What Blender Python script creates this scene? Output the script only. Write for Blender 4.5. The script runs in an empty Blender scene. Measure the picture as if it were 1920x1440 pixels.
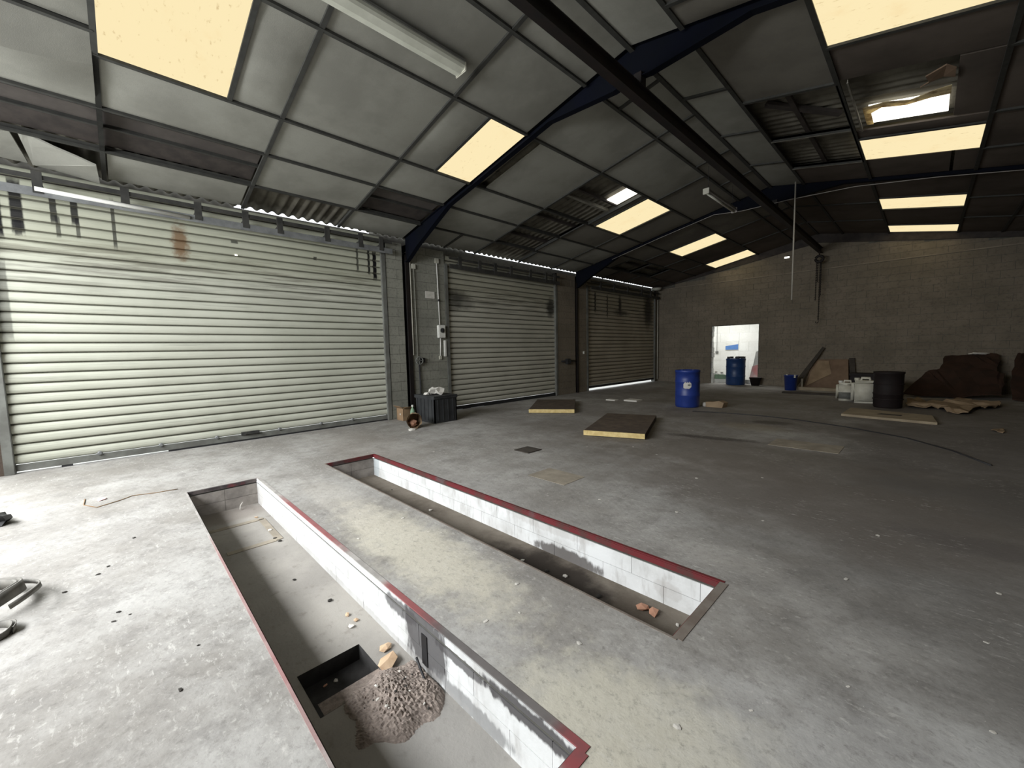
import bpy, bmesh, math, random
from mathutils import Vector, Matrix
random.seed(7)
SC = bpy.context.scene
COL = SC.collection
# ------------------------------------------------------------------ camera
cam_d = bpy.data.cameras.new('camera'); cam = bpy.data.objects.new('camera', cam_d); COL.objects.link(cam)
A, B_, G = 0.798156491, 0.0816644688, -0.0222875825
ca, sa, cb, sb, cc, sc_ = math.cos(A), math.sin(A), math.cos(B_), math.sin(B_), math.cos(G), math.sin(G)
M = Matrix(((cc,-sc_,0),(sc_,cc,0),(0,0,1))) @ Matrix(((1,0,0),(0,cb,-sb),(0,sb,cb))) @ Matrix(((ca,sa,0),(0,0,-1),(-sa,ca,0)))
R = Matrix((M[0], -M[1], -M[2])).transposed()
cam.matrix_world = Matrix.Translation((0,0,1.5)) @ R.to_4x4()
cam_d.sensor_fit = 'HORIZONTAL'; cam_d.sensor_width = 36; cam_d.lens = 757.867*36/1920; cam_d.clip_start = .02
SC.camera = cam
# ------------------------------------------------------------------ world, lights, exposure
SC.view_settings.view_transform = 'Standard'; SC.view_settings.look = 'None'
SC.view_settings.gamma = 1; SC.view_settings.use_curve_mapping = False
SC.view_settings.exposure = 0.0
SC.cycles.use_denoising = True
SC.cycles.max_bounces = 8; SC.cycles.diffuse_bounces = 5
SC.cycles.sample_clamp_indirect = 6
W = bpy.data.worlds.new('overcast_sky'); SC.world = W; W.use_nodes = True
bg = W.node_tree.nodes['Background']; bg.inputs[0].default_value = (.93,.97,1,1); bg.inputs[1].default_value = 1.9
def area(name, loc, rot, sx, sy, power, col=(1,1,1)):
    d = bpy.data.lights.new(name, 'AREA'); d.shape = 'RECTANGLE'; d.size = sx; d.size_y = sy; d.energy = power; d.color = col
    o = bpy.data.objects.new(name, d); COL.objects.link(o); o.location = loc; o.rotation_euler = [math.radians(a) for a in rot]; return o
# daylight through the open gable end behind the photographer and the open bay on the left
g_ = area('daylight_gable', (-4.7,-3.3,3.3), (52,0,0), 6.4, 1.5, 640, (.97,.99,1)); g_.data.spread = math.radians(158)
area('daylight_bay', (-8.8,-2.7,2.0), (0,-60,0), 3.0, 1.5, 230, (.97,1,.97))
area('annex_window', (-6.6,18.8,3.1), (12,0,0), 2.6, 1.6, 120, (1,1,.98))

# ------------------------------------------------------------------ material helpers
class NT:
    def __init__(s, name, rough=.9, metal=0, spec=.3):
        s.m = bpy.data.materials.new(name); s.m.use_nodes = True; s.t = s.m.node_tree; s.b = s.t.nodes['Principled BSDF']
        s.b.inputs['Roughness'].default_value = rough; s.b.inputs['Metallic'].default_value = metal
        s.b.inputs['Specular IOR Level'].default_value = spec
    def n(s, typ, **k):
        x = s.t.nodes.new(typ)
        for a, v in k.items(): setattr(x, a, v)
        return x
    def L(s, a, b): s.t.links.new(a, b)
    def pos(s, obj=False):
        return s.n('ShaderNodeTexCoord').outputs['Object'] if obj else s.n('ShaderNodeNewGeometry').outputs['Position']
    def noise(s, scale, detail=4, vec=None, rough=.6, stretch=None):
        x = s.n('ShaderNodeTexNoise'); x.inputs['Scale'].default_value = scale; x.inputs['Detail'].default_value = detail; x.inputs['Roughness'].default_value = rough
        v = vec or s.pos()
        if stretch:
            mp = s.n('ShaderNodeMapping'); mp.inputs['Scale'].default_value = stretch; s.L(v, mp.inputs[0]); v = mp.outputs[0]
        s.L(v, x.inputs['Vector']); return x.outputs[0]
    def ramp(s, v, a, b, lo=0., hi=1.):
        r = s.n('ShaderNodeMapRange'); r.interpolation_type = 'SMOOTHSTEP'
        s.L(v, r.inputs[0]); r.inputs[1].default_value = a; r.inputs[2].default_value = b; r.inputs[3].default_value = lo; r.inputs[4].default_value = hi
        return r.outputs[0]
    def math(s, op, a, b):
        x = s.n('ShaderNodeMath', operation=op)
        for i, v in enumerate((a, b)):
            if hasattr(v, 'links'): s.L(v, x.inputs[i])
            else: x.inputs[i].default_value = v
        return x.outputs[0]
    def mix(s, fac, a, b):
        x = s.n('ShaderNodeMix', data_type='RGBA')
        for i, v in ((0, fac), (6, a), (7, b)):
            if hasattr(v, 'links'): s.L(v, x.inputs[i])
            else: x.inputs[i].default_value = (*v, 1) if isinstance(v, tuple) else v
        return x.outputs[2]
    def blob(s, cx, cy, rx, ry, rot=0, wob=.5, nscale=3., edge=.35, z=False, rect=False):
        # soft ragged ellipse on the floor (or, with z=True, on a wall in y/z), 1 inside
        v = s.pos(); sub = s.n('ShaderNodeMapping', vector_type='TEXTURE')
        if z:
            sub.inputs[1].default_value = (0, cx, cy); sub.inputs[3].default_value = (1e6, rx, ry)
        else:
            sub.inputs[1].default_value = (cx, cy, 0); sub.inputs[2].default_value = (0,0,rot); sub.inputs[3].default_value = (rx, ry, 1e6)
        s.L(v, sub.inputs[0]); ln = s.n('ShaderNodeVectorMath', operation='LENGTH'); s.L(sub.outputs[0], ln.inputs[0])
        dist = ln.outputs['Value']
        if rect:
            ab = s.n('ShaderNodeVectorMath', operation='ABSOLUTE'); s.L(sub.outputs[0], ab.inputs[0]); se = s.n('ShaderNodeSeparateXYZ'); s.L(ab.outputs[0], se.inputs[0]); dist = s.math('MAXIMUM', se.outputs[1], se.outputs[2])
        d = s.math('ADD', dist, s.math('MULTIPLY', s.math('SUBTRACT', s.noise(nscale, 5), .5), wob*2))
        return s.ramp(d, 1+edge, 1-edge)
    def bump(s, h, dist=.01, strength=.4):
        x = s.n('ShaderNodeBump'); x.inputs['Distance'].default_value = dist; x.inputs['Strength'].default_value = strength
        s.L(h, x.inputs['Height']); s.L(x.outputs[0], s.b.inputs['Normal'])
    def col(s, c):
        if hasattr(c, 'links'): s.L(c, s.b.inputs['Base Color'])
        else: s.b.inputs['Base Color'].default_value = (*c, 1)
        return s
def simple(name, a, b=None, scale=6., rough=.8, metal=0, spec=.3, bump=0, detail=5):
    t = NT(name, rough, metal, spec)
    n = t.noise(scale, detail)
    t.col(t.mix(t.ramp(n, .3, .7), a, b or tuple(x*.75 for x in a)))
    if bump: t.bump(t.noise(scale*6, 3), bump)
    return t.m
MAT = {}
# floor
t = NT('floor_concrete', .82, 0, .25)
c = t.mix(t.ramp(t.noise(.7, 8, rough=.7), .36, .66), (.26,.245,.225), (.43,.42,.402))
c = t.mix(t.ramp(t.noise(3.2, 7, rough=.75), .47, .68, 0, .6), c, (.19,.18,.17))
c = t.mix(t.ramp(t.noise(9, 7, rough=.7), .50, .68, 0, .28), c, (.15,.14,.13))
c = t.mix(t.ramp(t.noise(5, 7, rough=.75, stretch=(1,2.5,1)), .60, .70, 0, .5), c, (.6,.585,.55))
c = t.mix(t.ramp(t.noise(26, 4), .56, .75, 0, .4), c, (.62,.60,.56))
for (cx, cy, rx, ry, rot, f, cl) in ((-2.75,1.55,1.1,.27,0,.75,(.60,.565,.47)), (-.75,1.35,.5,.3,.3,.7,(.60,.57,.47)), (-.35,1.05,.45,.22,.2,.6,(.62,.58,.49)),
        (-.9,3.0,.35,.2,.2,.35,(.55,.53,.5)), (.2,1.7,.8,.5,.2,.35,(.62,.62,.62)), (-4.2,1.55,.9,.2,0,.35,(.56,.53,.48)), (.5,2.2,.5,.12,.1,.5,(.66,.66,.65)),
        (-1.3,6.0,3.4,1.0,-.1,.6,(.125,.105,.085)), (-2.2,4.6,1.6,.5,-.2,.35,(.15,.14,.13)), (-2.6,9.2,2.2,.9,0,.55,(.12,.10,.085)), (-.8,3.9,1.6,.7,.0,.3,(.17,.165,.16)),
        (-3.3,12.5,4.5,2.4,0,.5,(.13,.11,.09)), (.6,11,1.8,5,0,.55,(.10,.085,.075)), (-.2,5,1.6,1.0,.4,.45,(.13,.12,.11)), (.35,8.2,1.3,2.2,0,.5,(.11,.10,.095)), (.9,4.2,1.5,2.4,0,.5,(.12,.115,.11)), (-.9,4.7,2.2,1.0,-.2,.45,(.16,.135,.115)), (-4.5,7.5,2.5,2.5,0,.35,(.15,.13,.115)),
        (-2.45,6.9,.6,.13,.2,.8,(.06,.05,.045)), (-2.05,9.0,.35,.2,.2,.7,(.06,.05,.04)), (-3.0,2.75,2.2,.22,.02,.3,(.22,.21,.2)), (-6.6,2.9,1.5,.6,0,.35,(.28,.25,.22)),
        (-5.3,-.55,1.0,.2,0,.3,(.28,.27,.26)), (-5.0,-.05,.5,.12,0,.25,(.3,.29,.28)), (-2.2,8.3,.5,.35,0,.4,(.30,.26,.18)), (.35,4.4,.5,.2,0,.4,(.10,.09,.09))):
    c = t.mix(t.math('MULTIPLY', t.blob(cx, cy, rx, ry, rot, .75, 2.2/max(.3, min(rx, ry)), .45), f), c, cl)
c = t.mix(t.ramp(t.noise(70, 2), .70, .78, 0, .5), c, (.75,.73,.68))
sc = t.math('MULTIPLY', t.ramp(t.noise(11, 7, rough=.75, stretch=(1,3.2,1)), .56, .63), t.ramp(t.noise(.9, 3), .44, .62))
c = t.mix(t.math('MULTIPLY', sc, .45), c, (.66,.645,.61))
c = t.mix(t.ramp(t.noise(22, 8, rough=.8), .50, .66, 0, .4), c, (.13,.12,.11))
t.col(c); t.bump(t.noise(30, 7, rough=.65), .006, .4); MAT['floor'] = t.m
MAT['screed'] = simple('pale_screed_patch', (.34,.30,.24), (.24,.21,.17), 5, .85)
# ceiling boards
t = NT('ceiling_board', .9, 0, .2)
c = t.mix(t.ramp(t.noise(1.1, 5), .35, .7), (.285,.283,.25), (.21,.207,.182))
c = t.mix(t.ramp(t.noise(60, 3), .45, .8, 0, .35), c, (.2,.2,.19)); t.col(c); t.bump(t.noise(120, 3), .003, .3); MAT['board'] = t.m
t = NT('shaded_ceiling_board', .92, 0, .2)  # board copy for the dim side, with the shade put into its colour
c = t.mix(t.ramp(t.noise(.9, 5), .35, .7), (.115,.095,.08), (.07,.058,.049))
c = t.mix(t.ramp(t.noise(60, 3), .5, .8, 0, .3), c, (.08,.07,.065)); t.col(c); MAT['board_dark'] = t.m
t = NT('half_shaded_ceiling_board', .92, 0, .2)  # in-between board copy, its colour partly darkened to imitate fading light
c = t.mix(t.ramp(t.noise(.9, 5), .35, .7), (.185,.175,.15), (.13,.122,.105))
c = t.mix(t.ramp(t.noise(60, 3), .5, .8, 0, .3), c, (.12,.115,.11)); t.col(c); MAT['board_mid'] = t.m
MAT['tee'] = simple('grey_ceiling_bar', (.05,.05,.045), (.035,.035,.032), 9, .75)
MAT['tee_light'] = simple('lit_ceiling_bar', (.32,.31,.27), (.2,.19,.16), 9, .5, .3)  # paler bar copy imitating light caught by bars in the open cells
# backlit roof lights (daylight coming through)
def lit(name, col, dirt, strength, scale=2.5):
    t = NT(name, .5); e = t.n('ShaderNodeEmission'); n1 = t.ramp(t.noise(scale, 5), .52, .78, 0, .5); n2 = t.ramp(t.noise(scale*4, 7, stretch=(1,2.2,1)), .60, .74, 0, .45)
    c = t.mix(n2, t.mix(n1, col, dirt), (.42,.25,.08)); t.L(c, e.inputs[0]); e.inputs[1].default_value = strength
    t.L(e.outputs[0], t.n('ShaderNodeOutputMaterial').inputs[0])
    out = [x for x in t.t.nodes if x.type == 'OUTPUT_MATERIAL']; t.L(e.outputs[0], out[0].inputs[0]); t.t.nodes.remove(out[1]); return t.m
MAT['skylight'] = lit('daylit_translucent_panel', (1.0,.84,.50), (.93,.70,.37), .98)
MAT['rooflight'] = lit('daylit_clear_roof_sheet', (1.0,.97,.86), (1.0,.9,.7), 2.4)
t = NT('thin_torn_board', .9); n_ = t.mix(t.ramp(t.noise(9, 5), .4, .65), (.85,.74,.48), (.45,.33,.18)); t.col(n_)
tr = t.n('ShaderNodeBsdfTranslucent'); t.L(n_, tr.inputs[0]); ms = t.n('ShaderNodeMixShader'); ms.inputs[0].default_value = .45; t.L(t.b.outputs[0], ms.inputs[1]); t.L(tr.outputs[0], ms.inputs[2]); t.L(ms.outputs[0], t.t.nodes['Material Output'].inputs[0]); MAT['torn'] = t.m
MAT['roof'] = simple('fibre_cement_sheet', (.15,.14,.112), (.085,.077,.062), 3, .9)
MAT['purlin'] = simple('brown_purlin_steel', (.06,.05,.045), (.035,.03,.028), 5, .8)
MAT['lining'] = simple('dark_lining_board', (.085,.075,.068), (.06,.052,.048), 3, .95)
MAT['navy'] = simple('navy_painted_steel', (.0025,.0035,.009), (.003,.004,.007), 3, .8, 0, .1)
MAT['black_steel'] = simple('black_steel', (.010,.009,.009), (.018,.013,.012), 4, .5, 0, .3)
MAT['crane'] = simple('dark_crane_rail_steel', (.011,.010,.010), (.02,.013,.012), 4, .6)
# walls
def block_mat(name, a, b, c2, f=.5):
    t = NT(name, .95, 0, .15)
    oi = t.n('ShaderNodeObjectInfo').outputs['Random']
    c = t.mix(t.ramp(t.noise(1.2, 6), .3, .7), a, b); c = t.mix(t.ramp(t.noise(18, 5), .48, .7, 0, f), c, c2)
    c = t.mix(t.math('MULTIPLY', oi, .22), c, tuple(x*.6 for x in a)); t.col(c); t.bump(t.noise(60, 4), .006, .6); return t.m
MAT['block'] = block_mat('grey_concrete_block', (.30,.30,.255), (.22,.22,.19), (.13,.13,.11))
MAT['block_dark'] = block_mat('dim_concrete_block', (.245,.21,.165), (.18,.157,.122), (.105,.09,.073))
MAT['beam_edge'] = simple('dusty_beam_edge', (.30,.26,.20), (.20,.17,.135), 1.5, .95)
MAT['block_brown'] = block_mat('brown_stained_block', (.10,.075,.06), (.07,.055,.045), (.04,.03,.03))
MAT['block_white'] = block_mat('white_painted_block', (.82,.83,.80), (.72,.72,.68), (.6,.58,.52), .3)
MAT['mortar'] = simple('mortar', (.14,.135,.115), (.10,.095,.085), 10, .95)
MAT['mortar_w'] = simple('white_mortar', (.6,.6,.57), (.52,.52,.48), 10, .95)
# roller doors: pale slats with grease marks near the head
def slat_mat(name, a, b, y0, y1, marks, dirty):
    t = NT(name, .5, 0, .3)
    c = t.mix(t.ramp(t.noise(.8, 4), .35, .7), a, b)
    c = t.mix(t.ramp(t.noise(2.2, 5, stretch=(1,.35,9)), .56, .70, 0, dirty), c, tuple(x*.45 for x in a))
    z = t.n('ShaderNodeSeparateXYZ'); t.L(t.pos(), z.inputs[0])
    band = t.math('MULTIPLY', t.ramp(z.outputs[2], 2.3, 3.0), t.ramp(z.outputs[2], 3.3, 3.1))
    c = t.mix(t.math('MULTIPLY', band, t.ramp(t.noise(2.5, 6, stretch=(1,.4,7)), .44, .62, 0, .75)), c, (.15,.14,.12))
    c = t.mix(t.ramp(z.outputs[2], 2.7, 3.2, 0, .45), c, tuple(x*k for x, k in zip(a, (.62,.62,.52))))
    for (yy, zz, w, h, f) in marks:
        c = t.mix(t.math('MULTIPLY', t.blob(yy, zz, w, h, 0, .16 if w < .08 else .5, 14 if w < .08 else 6, .2 if w < .08 else .5, True, w < .08), min(1, f*1.06)), c, (.008,.0075,.009))
    oz = t.n('ShaderNodeSeparateXYZ'); t.L(t.pos(True), oz.inputs[0])
    gro = t.math('MAXIMUM', t.ramp(oz.outputs[2], .020, .010), t.ramp(oz.outputs[2], .116, .126))
    c = t.mix(t.math('MULTIPLY', gro, .6), c, (.13,.125,.095))
    t.col(c); return t
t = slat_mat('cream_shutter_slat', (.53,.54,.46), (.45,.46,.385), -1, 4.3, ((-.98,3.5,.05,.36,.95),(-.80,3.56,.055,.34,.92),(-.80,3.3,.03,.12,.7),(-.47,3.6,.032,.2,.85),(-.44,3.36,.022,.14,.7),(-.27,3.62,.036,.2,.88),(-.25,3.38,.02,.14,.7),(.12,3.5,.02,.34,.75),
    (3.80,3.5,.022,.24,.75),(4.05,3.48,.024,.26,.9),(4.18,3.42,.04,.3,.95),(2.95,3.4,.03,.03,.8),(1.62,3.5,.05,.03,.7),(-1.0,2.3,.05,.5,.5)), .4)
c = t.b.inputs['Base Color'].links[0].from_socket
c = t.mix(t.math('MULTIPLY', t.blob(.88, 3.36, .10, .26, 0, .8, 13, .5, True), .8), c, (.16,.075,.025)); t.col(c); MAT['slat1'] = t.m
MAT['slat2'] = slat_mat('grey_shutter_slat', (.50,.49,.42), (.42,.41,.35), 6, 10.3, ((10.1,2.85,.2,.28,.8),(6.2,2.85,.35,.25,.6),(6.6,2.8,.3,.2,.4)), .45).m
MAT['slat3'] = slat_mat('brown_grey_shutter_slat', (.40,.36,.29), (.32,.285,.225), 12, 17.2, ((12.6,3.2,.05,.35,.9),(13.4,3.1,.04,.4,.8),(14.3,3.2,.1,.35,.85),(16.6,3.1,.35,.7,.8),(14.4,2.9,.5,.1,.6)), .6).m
MAT['galv'] = simple('galvanised_rail', (.26,.27,.27), (.17,.175,.18), 5, .55, .3)
MAT['galv_dark'] = simple('greasy_rail', (.065,.063,.058), (.035,.035,.033), 5, .7, .1)
MAT['guide'] = simple('grey_guide_channel', (.17,.175,.16), (.11,.11,.10), 4, .6)
MAT['white_plastic'] = simple('white_plastic', (.72,.72,.68), (.62,.62,.58), 6, .5)
MAT['cream_plastic'] = simple('cream_plastic', (.50,.49,.42), (.42,.41,.35), 6, .5)
MAT['paper'] = simple('paper', (.70,.68,.63), (.6,.58,.53), 9, .9)
MAT['dark_plastic'] = simple('dark_plastic', (.018,.018,.02), (.028,.028,.03), 6, .5)
MAT['crate'] = simple('worn_black_crate', (.04,.042,.044), (.022,.023,.025), 4, .6)
MAT['blue'] = simple('blue_drum_plastic', (.018,.045,.25), (.012,.032,.19), 4, .42, 0, .5)
MAT['blue_dark'] = simple('dark_blue_drum_plastic', (.012,.05,.17), (.009,.035,.12), 4, .42, 0, .5)
MAT['can'] = simple('milky_jerrycan', (.62,.60,.52), (.5,.48,.4), 6, .5)
MAT['cardboard'] = simple('cardboard', (.30,.20,.12), (.22,.15,.09), 6, .9)
MAT['cardboard_dim'] = simple('dusty_cardboard', (.34,.25,.16), (.23,.165,.105), 3, .9)
MAT['brown_board'] = simple('brown_hardboard', (.22,.15,.10), (.15,.10,.068), 2.5, .8)
MAT['rust'] = simple('rusty_brown_sheet', (.045,.022,.014), (.028,.016,.011), 4, .9)
MAT['darkbox'] = simple('dark_brown_drum', (.016,.010,.010), (.010,.007,.007), 4, .7)
MAT['wood'] = simple('grey_plank_wood', (.36,.30,.21), (.27,.22,.155), 4, .9)
MAT['wood_dark'] = simple('dark_plank_wood', (.07,.06,.05), (.045,.038,.032), 5, .9)
MAT['cover'] = simple('dark_pit_cover_top', (.12,.09,.066), (.07,.053,.042), 6, .85)
MAT['yellow'] = simple('yellow_painted_edge', (.70,.56,.27), (.55,.41,.17), 14, .7)
t = NT('red_steel_edge', .6, 0, .3); c = t.mix(t.ramp(t.noise(5, 5), .42, .62), (.135,.020,.024), (.085,.035,.032)); c = t.mix(t.ramp(t.noise(2.1, 6), .55, .68, 0, .8), c, (.10,.085,.085)); t.col(c); MAT['red_edge'] = t.m
t = NT('worn_steel_edge', .7, 0, .3); c = t.mix(t.ramp(t.noise(4, 5), .45, .62), (.055,.045,.048), (.13,.11,.105)); c = t.mix(t.ramp(t.noise(1.7, 6), .52, .62, 0, .85), c, (.22,.045,.05)); t.col(c); MAT['worn_edge'] = t.m
t = NT('faded_red_edge', .8, 0, .25); c = t.mix(t.ramp(t.noise(6, 5), .4, .6), (.30,.285,.27), (.40,.38,.36))
for cx, rx, f in ((-3.9,.75,.8), (-2.1,.3,.85), (-.86,.12,.95)): c = t.mix(t.math('MULTIPLY', t.blob(cx, 1.15, rx, .12, 0, .5, 7), f), c, (.26,.055,.06))
for cx, rx, f in ((-3.0,1.0,.55), (-1.9,.4,.5)): c = t.mix(t.math('MULTIPLY', t.blob(cx, .45, rx, .12, 0, .5, 7), f), c, (.34,.14,.14))
c = t.mix(t.math('MULTIPLY', t.blob(-1.4, 1.15, .5, .1, 0, .5, 7), .8), c, (.09,.08,.08)); t.col(c); MAT['edge_faded'] = t.m
MAT['ledge'] = simple('dusty_steel_ledge', (.21,.185,.16), (.15,.12,.10), 8, .85)
def pitwall(name, blobs, streak):
    t = NT(name, .85, 0, .2)
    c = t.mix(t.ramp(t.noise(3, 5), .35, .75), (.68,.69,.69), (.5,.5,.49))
    c = t.mix(t.ramp(t.noise(7, 7, stretch=(2,1,.5)), .50, .70, 0, streak*1.5), c, (.3,.28,.26))
    for (cx, cz, rx, rz, f, cl) in blobs:
        v = t.pos(); mp = t.n('ShaderNodeMapping', vector_type='TEXTURE'); mp.inputs[1].default_value = (cx,0,cz); mp.inputs[3].default_value = (rx,1e6,rz); t.L(v, mp.inputs[0])
        ln = t.n('ShaderNodeVectorMath', operation='LENGTH'); t.L(mp.outputs[0], ln.inputs[0])
        d = t.math('ADD', ln.outputs['Value'], t.math('MULTIPLY', t.math('SUBTRACT', t.noise(12, 5, stretch=(2,1,.6)), .5), 1.3))
        c = t.mix(t.math('MULTIPLY', t.ramp(d, 1.2, .8), f), c, cl)
    t.col(c); t.bump(t.noise(40, 4), .005, .4); return t.m
DK = (.075,.07,.072)
MAT['pitwall_l'] = pitwall('white_pit_wall_left', ((-1.92,-.12,.22,.22,.92,DK),(-2.2,-.06,.2,.05,.8,DK),(-1.1,-.05,.32,.045,.95,DK),(-1.6,-.07,.22,.03,.85,DK),(-1.5,-.27,.3,.05,.75,(.2,.2,.2)),(-3.5,-.29,1.9,.03,.6,(.35,.34,.33)),(-5.6,-.2,.15,.12,.6,(.4,.38,.36))), .25)
MAT['pitwall_r'] = pitwall('white_pit_wall_right', ((-2.1,-.28,.35,.07,.9,(.09,.08,.075)),(-2.3,-.07,.5,.05,.4,(.4,.38,.36)),(-1.2,-.2,.1,.06,.4,(.4,.38,.36)),(-5.65,-.15,.1,.2,.6,(.35,.4,.42))), .3)
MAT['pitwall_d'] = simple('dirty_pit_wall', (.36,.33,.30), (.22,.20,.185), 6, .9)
t = NT('pit_floor', .9, 0, .2)
c = t.mix(t.ramp(t.noise(1.4, 6), .35, .7), (.36,.34,.31), (.27,.255,.235)); c = t.mix(t.ramp(t.noise(14, 5), .55, .75, 0, .4), c, (.14,.12,.1))
for (cx, cy, rx, ry, f, cl) in ((-2.0,2.3,.5,.3,.9,(.035,.028,.024)),(-1.3,2.05,.8,.14,.5,(.12,.10,.08)),(-1.5,.95,.5,.2,.35,(.22,.22,.22)),(-4.7,2.2,1.3,.25,.5,(.16,.13,.11)),(-5.5,.8,.25,.4,.5,(.2,.17,.15))):
    c = t.mix(t.math('MULTIPLY', t.blob(cx, cy, rx, ry, 0, .5, 6), f), c, cl)
t.col(c); t.bump(t.noise(50, 5), .006, .4); MAT['pitfloor'] = t.m
t = NT('oily_pit_floor', .9, 0, .2); c = t.mix(t.ramp(t.noise(2.2, 7, rough=.7), .35, .68), (.20,.175,.145), (.12,.10,.08)); c = t.mix(t.math('MULTIPLY', t.blob(-2.1, 2.3, .6, .35, 0, .6, 6), .9), c, (.03,.024,.02)); c = t.mix(t.math('MULTIPLY', t.blob(-1.2, 2.1, .5, .1, 0, .6, 6), .6), c, (.10,.075,.04)); t.col(c); t.bump(t.noise(50, 5), .006, .4); MAT['pitfloor_r'] = t.m
MAT['sump'] = simple('black_sump', (.045,.043,.042), (.025,.024,.023), 14, .8)
MAT['rubble'] = simple('brown_grey_rubble', (.33,.275,.24), (.20,.165,.145), 40, .95, bump=.01)
MAT['ochre'] = simple('pale_ochre_chunk', (.60,.44,.30), (.48,.33,.21), 12, .9)
MAT['salmon'] = simple('salmon_brick_piece', (.55,.30,.20), (.45,.24,.16), 12, .9)
MAT['pale_chip'] = simple('pale_plaster_chip', (.66,.63,.58), (.5,.48,.44), 15, .9)
MAT['dark_chip'] = simple('dark_grit', (.05,.045,.04), (.03,.028,.025), 15, .9)
MAT['belt'] = simple('dusty_grey_strap', (.22,.21,.19), (.11,.105,.095), 9, .7)
MAT['lamp_white'] = simple('dusty_white_diffuser', (.62,.63,.55), (.52,.53,.46), 5, .5)
MAT['lamp_dim'] = simple('dusty_lamp_housing', (.33,.31,.29), (.24,.225,.21), 5, .6)
MAT['brass'] = simple('grey_pole', (.40,.38,.33), (.33,.31,.27), 5, .5)
MAT['green'] = simple('green_plastic', (.22,.33,.22), (.16,.25,.17), 9, .5)
MAT['signblue'] = simple('blue_print', (.10,.22,.50), (.08,.18,.42), 9, .7)
MAT['red_spray'] = simple('pinkish_red_sheet', (.75,.30,.30), (.78,.62,.6), 3, .8)
MAT['ground'] = simple('outside_ground', (.85,.85,.82), (.75,.75,.72), 1, .95)

# ------------------------------------------------------------------ mesh helpers
def box(bm, x0, x1, y0, y1, z0, z1):
    v = [bm.verts.new(p) for p in ((x0,y0,z0),(x1,y0,z0),(x1,y1,z0),(x0,y1,z0),(x0,y0,z1),(x1,y0,z1),(x1,y1,z1),(x0,y1,z1))]
    for f in ((3,2,1,0),(4,5,6,7),(0,1,5,4),(1,2,6,5),(2,3,7,6),(3,0,4,7)): bm.faces.new([v[i] for i in f])
def prism(bm, pts, d):
    d = Vector(d); a = [bm.verts.new(p) for p in pts]; b = [bm.verts.new(Vector(p)+d) for p in pts]; n = len(a)
    bm.faces.new(a[::-1]); bm.faces.new(b)
    for i in range(n): bm.faces.new((a[i], a[(i+1)%n], b[(i+1)%n], b[i]))
def tube(bm, pts, r, seg=8, cap=True):
    pts = [Vector(p) for p in pts]; rings = []
    for i, p in enumerate(pts):
        d = (pts[min(i+1, len(pts)-1)]-pts[max(i-1, 0)]).normalized()
        u = d.cross(Vector((0,0,1)));
        if u.length < .05: u = d.cross(Vector((1,0,0)))
        u.normalize(); w = d.cross(u); rr = r[i] if isinstance(r, (list, tuple)) else r
        rings.append([bm.verts.new(p+u*math.cos(2*math.pi*k/seg)*rr+w*math.sin(2*math.pi*k/seg)*rr) for k in range(seg)])
    for a, b in zip(rings, rings[1:]):
        for k in range(seg): bm.faces.new((a[k], a[(k+1)%seg], b[(k+1)%seg], b[k]))
    if cap: bm.faces.new(rings[0][::-1]); bm.faces.new(rings[-1])
def lathe(bm, prof, seg=32, c=(0,0,0), bottom=True, top=True):
    rings = [[bm.verts.new((c[0]+r*math.cos(2*math.pi*k/seg), c[1]+r*math.sin(2*math.pi*k/seg), c[2]+z)) for k in range(seg)] for r, z in prof]
    for a, b in zip(rings, rings[1:]):
        for k in range(seg): bm.faces.new((a[k], a[(k+1)%seg], b[(k+1)%seg], b[k]))
    if bottom: bm.faces.new(rings[0][::-1])
    if top: bm.faces.new(rings[-1])
def at_world(o):
    v = Vector((0,0,0))
    while o: v += o.location; o = o.parent
    return v
def link(o, parent=None):
    COL.objects.link(o)
    if parent: o.parent = parent
    return o
def obj(name, bm, m, parent=None, smooth=False, bevel=0, loc=None):
    bmesh.ops.recalc_face_normals(bm, faces=bm.faces[:])
    if bevel: bmesh.ops.bevel(bm, geom=bm.edges[:], offset=bevel, segments=2, affect='EDGES', clamp_overlap=True)
    me = bpy.data.meshes.new(name); bm.to_mesh(me); bm.free()
    if smooth:
        for p in me.polygons: p.use_smooth = True
    me.materials.append(MAT[m] if isinstance(m, str) else m)
    o = bpy.data.objects.new(name, me); link(o, parent)
    if loc:
        off = Vector(loc); me.transform(Matrix.Translation(-off))
        o.location = off - (at_world(parent) if parent else Vector((0,0,0)))
    elif parent is not None: o.location = -at_world(parent)
    return o
def boxo(name, x0, x1, y0, y1, z0, z1, m, parent=None, bevel=0, **k):
    bm = bmesh.new(); box(bm, x0, x1, y0, y1, z0, z1); return obj(name, bm, m, parent, bevel=bevel, **k)
def tubeo(name, pts, r, m, parent=None, seg=8):
    bm = bmesh.new(); tube(bm, pts, r, seg); return obj(name, bm, m, parent, smooth=True)
def tag(o, label, cat, group=None):
    o['label'] = label; o['category'] = cat
    if group: o['group'] = group
    return o
def struct(o): o['kind'] = 'structure'; return o
def empty(name, loc=(0,0,0)):
    o = bpy.data.objects.new(name, None); o.empty_display_size = .1; COL.objects.link(o); o.location = loc; return o
def thing(name, label, cat, loc=(0,0,0), group=None): return tag(empty(name, loc), label, cat, group)
def dup(root, loc, rotz=None):
    r = root.copy(); COL.objects.link(r); r.location = loc
    if rotz is not None: r.rotation_euler = (0,0,rotz)
    for ch in list(root.children):
        c = ch.copy(); COL.objects.link(c); c.parent = r
        for g in ch.children:
            d = g.copy(); COL.objects.link(d); d.parent = c
    return r

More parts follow.
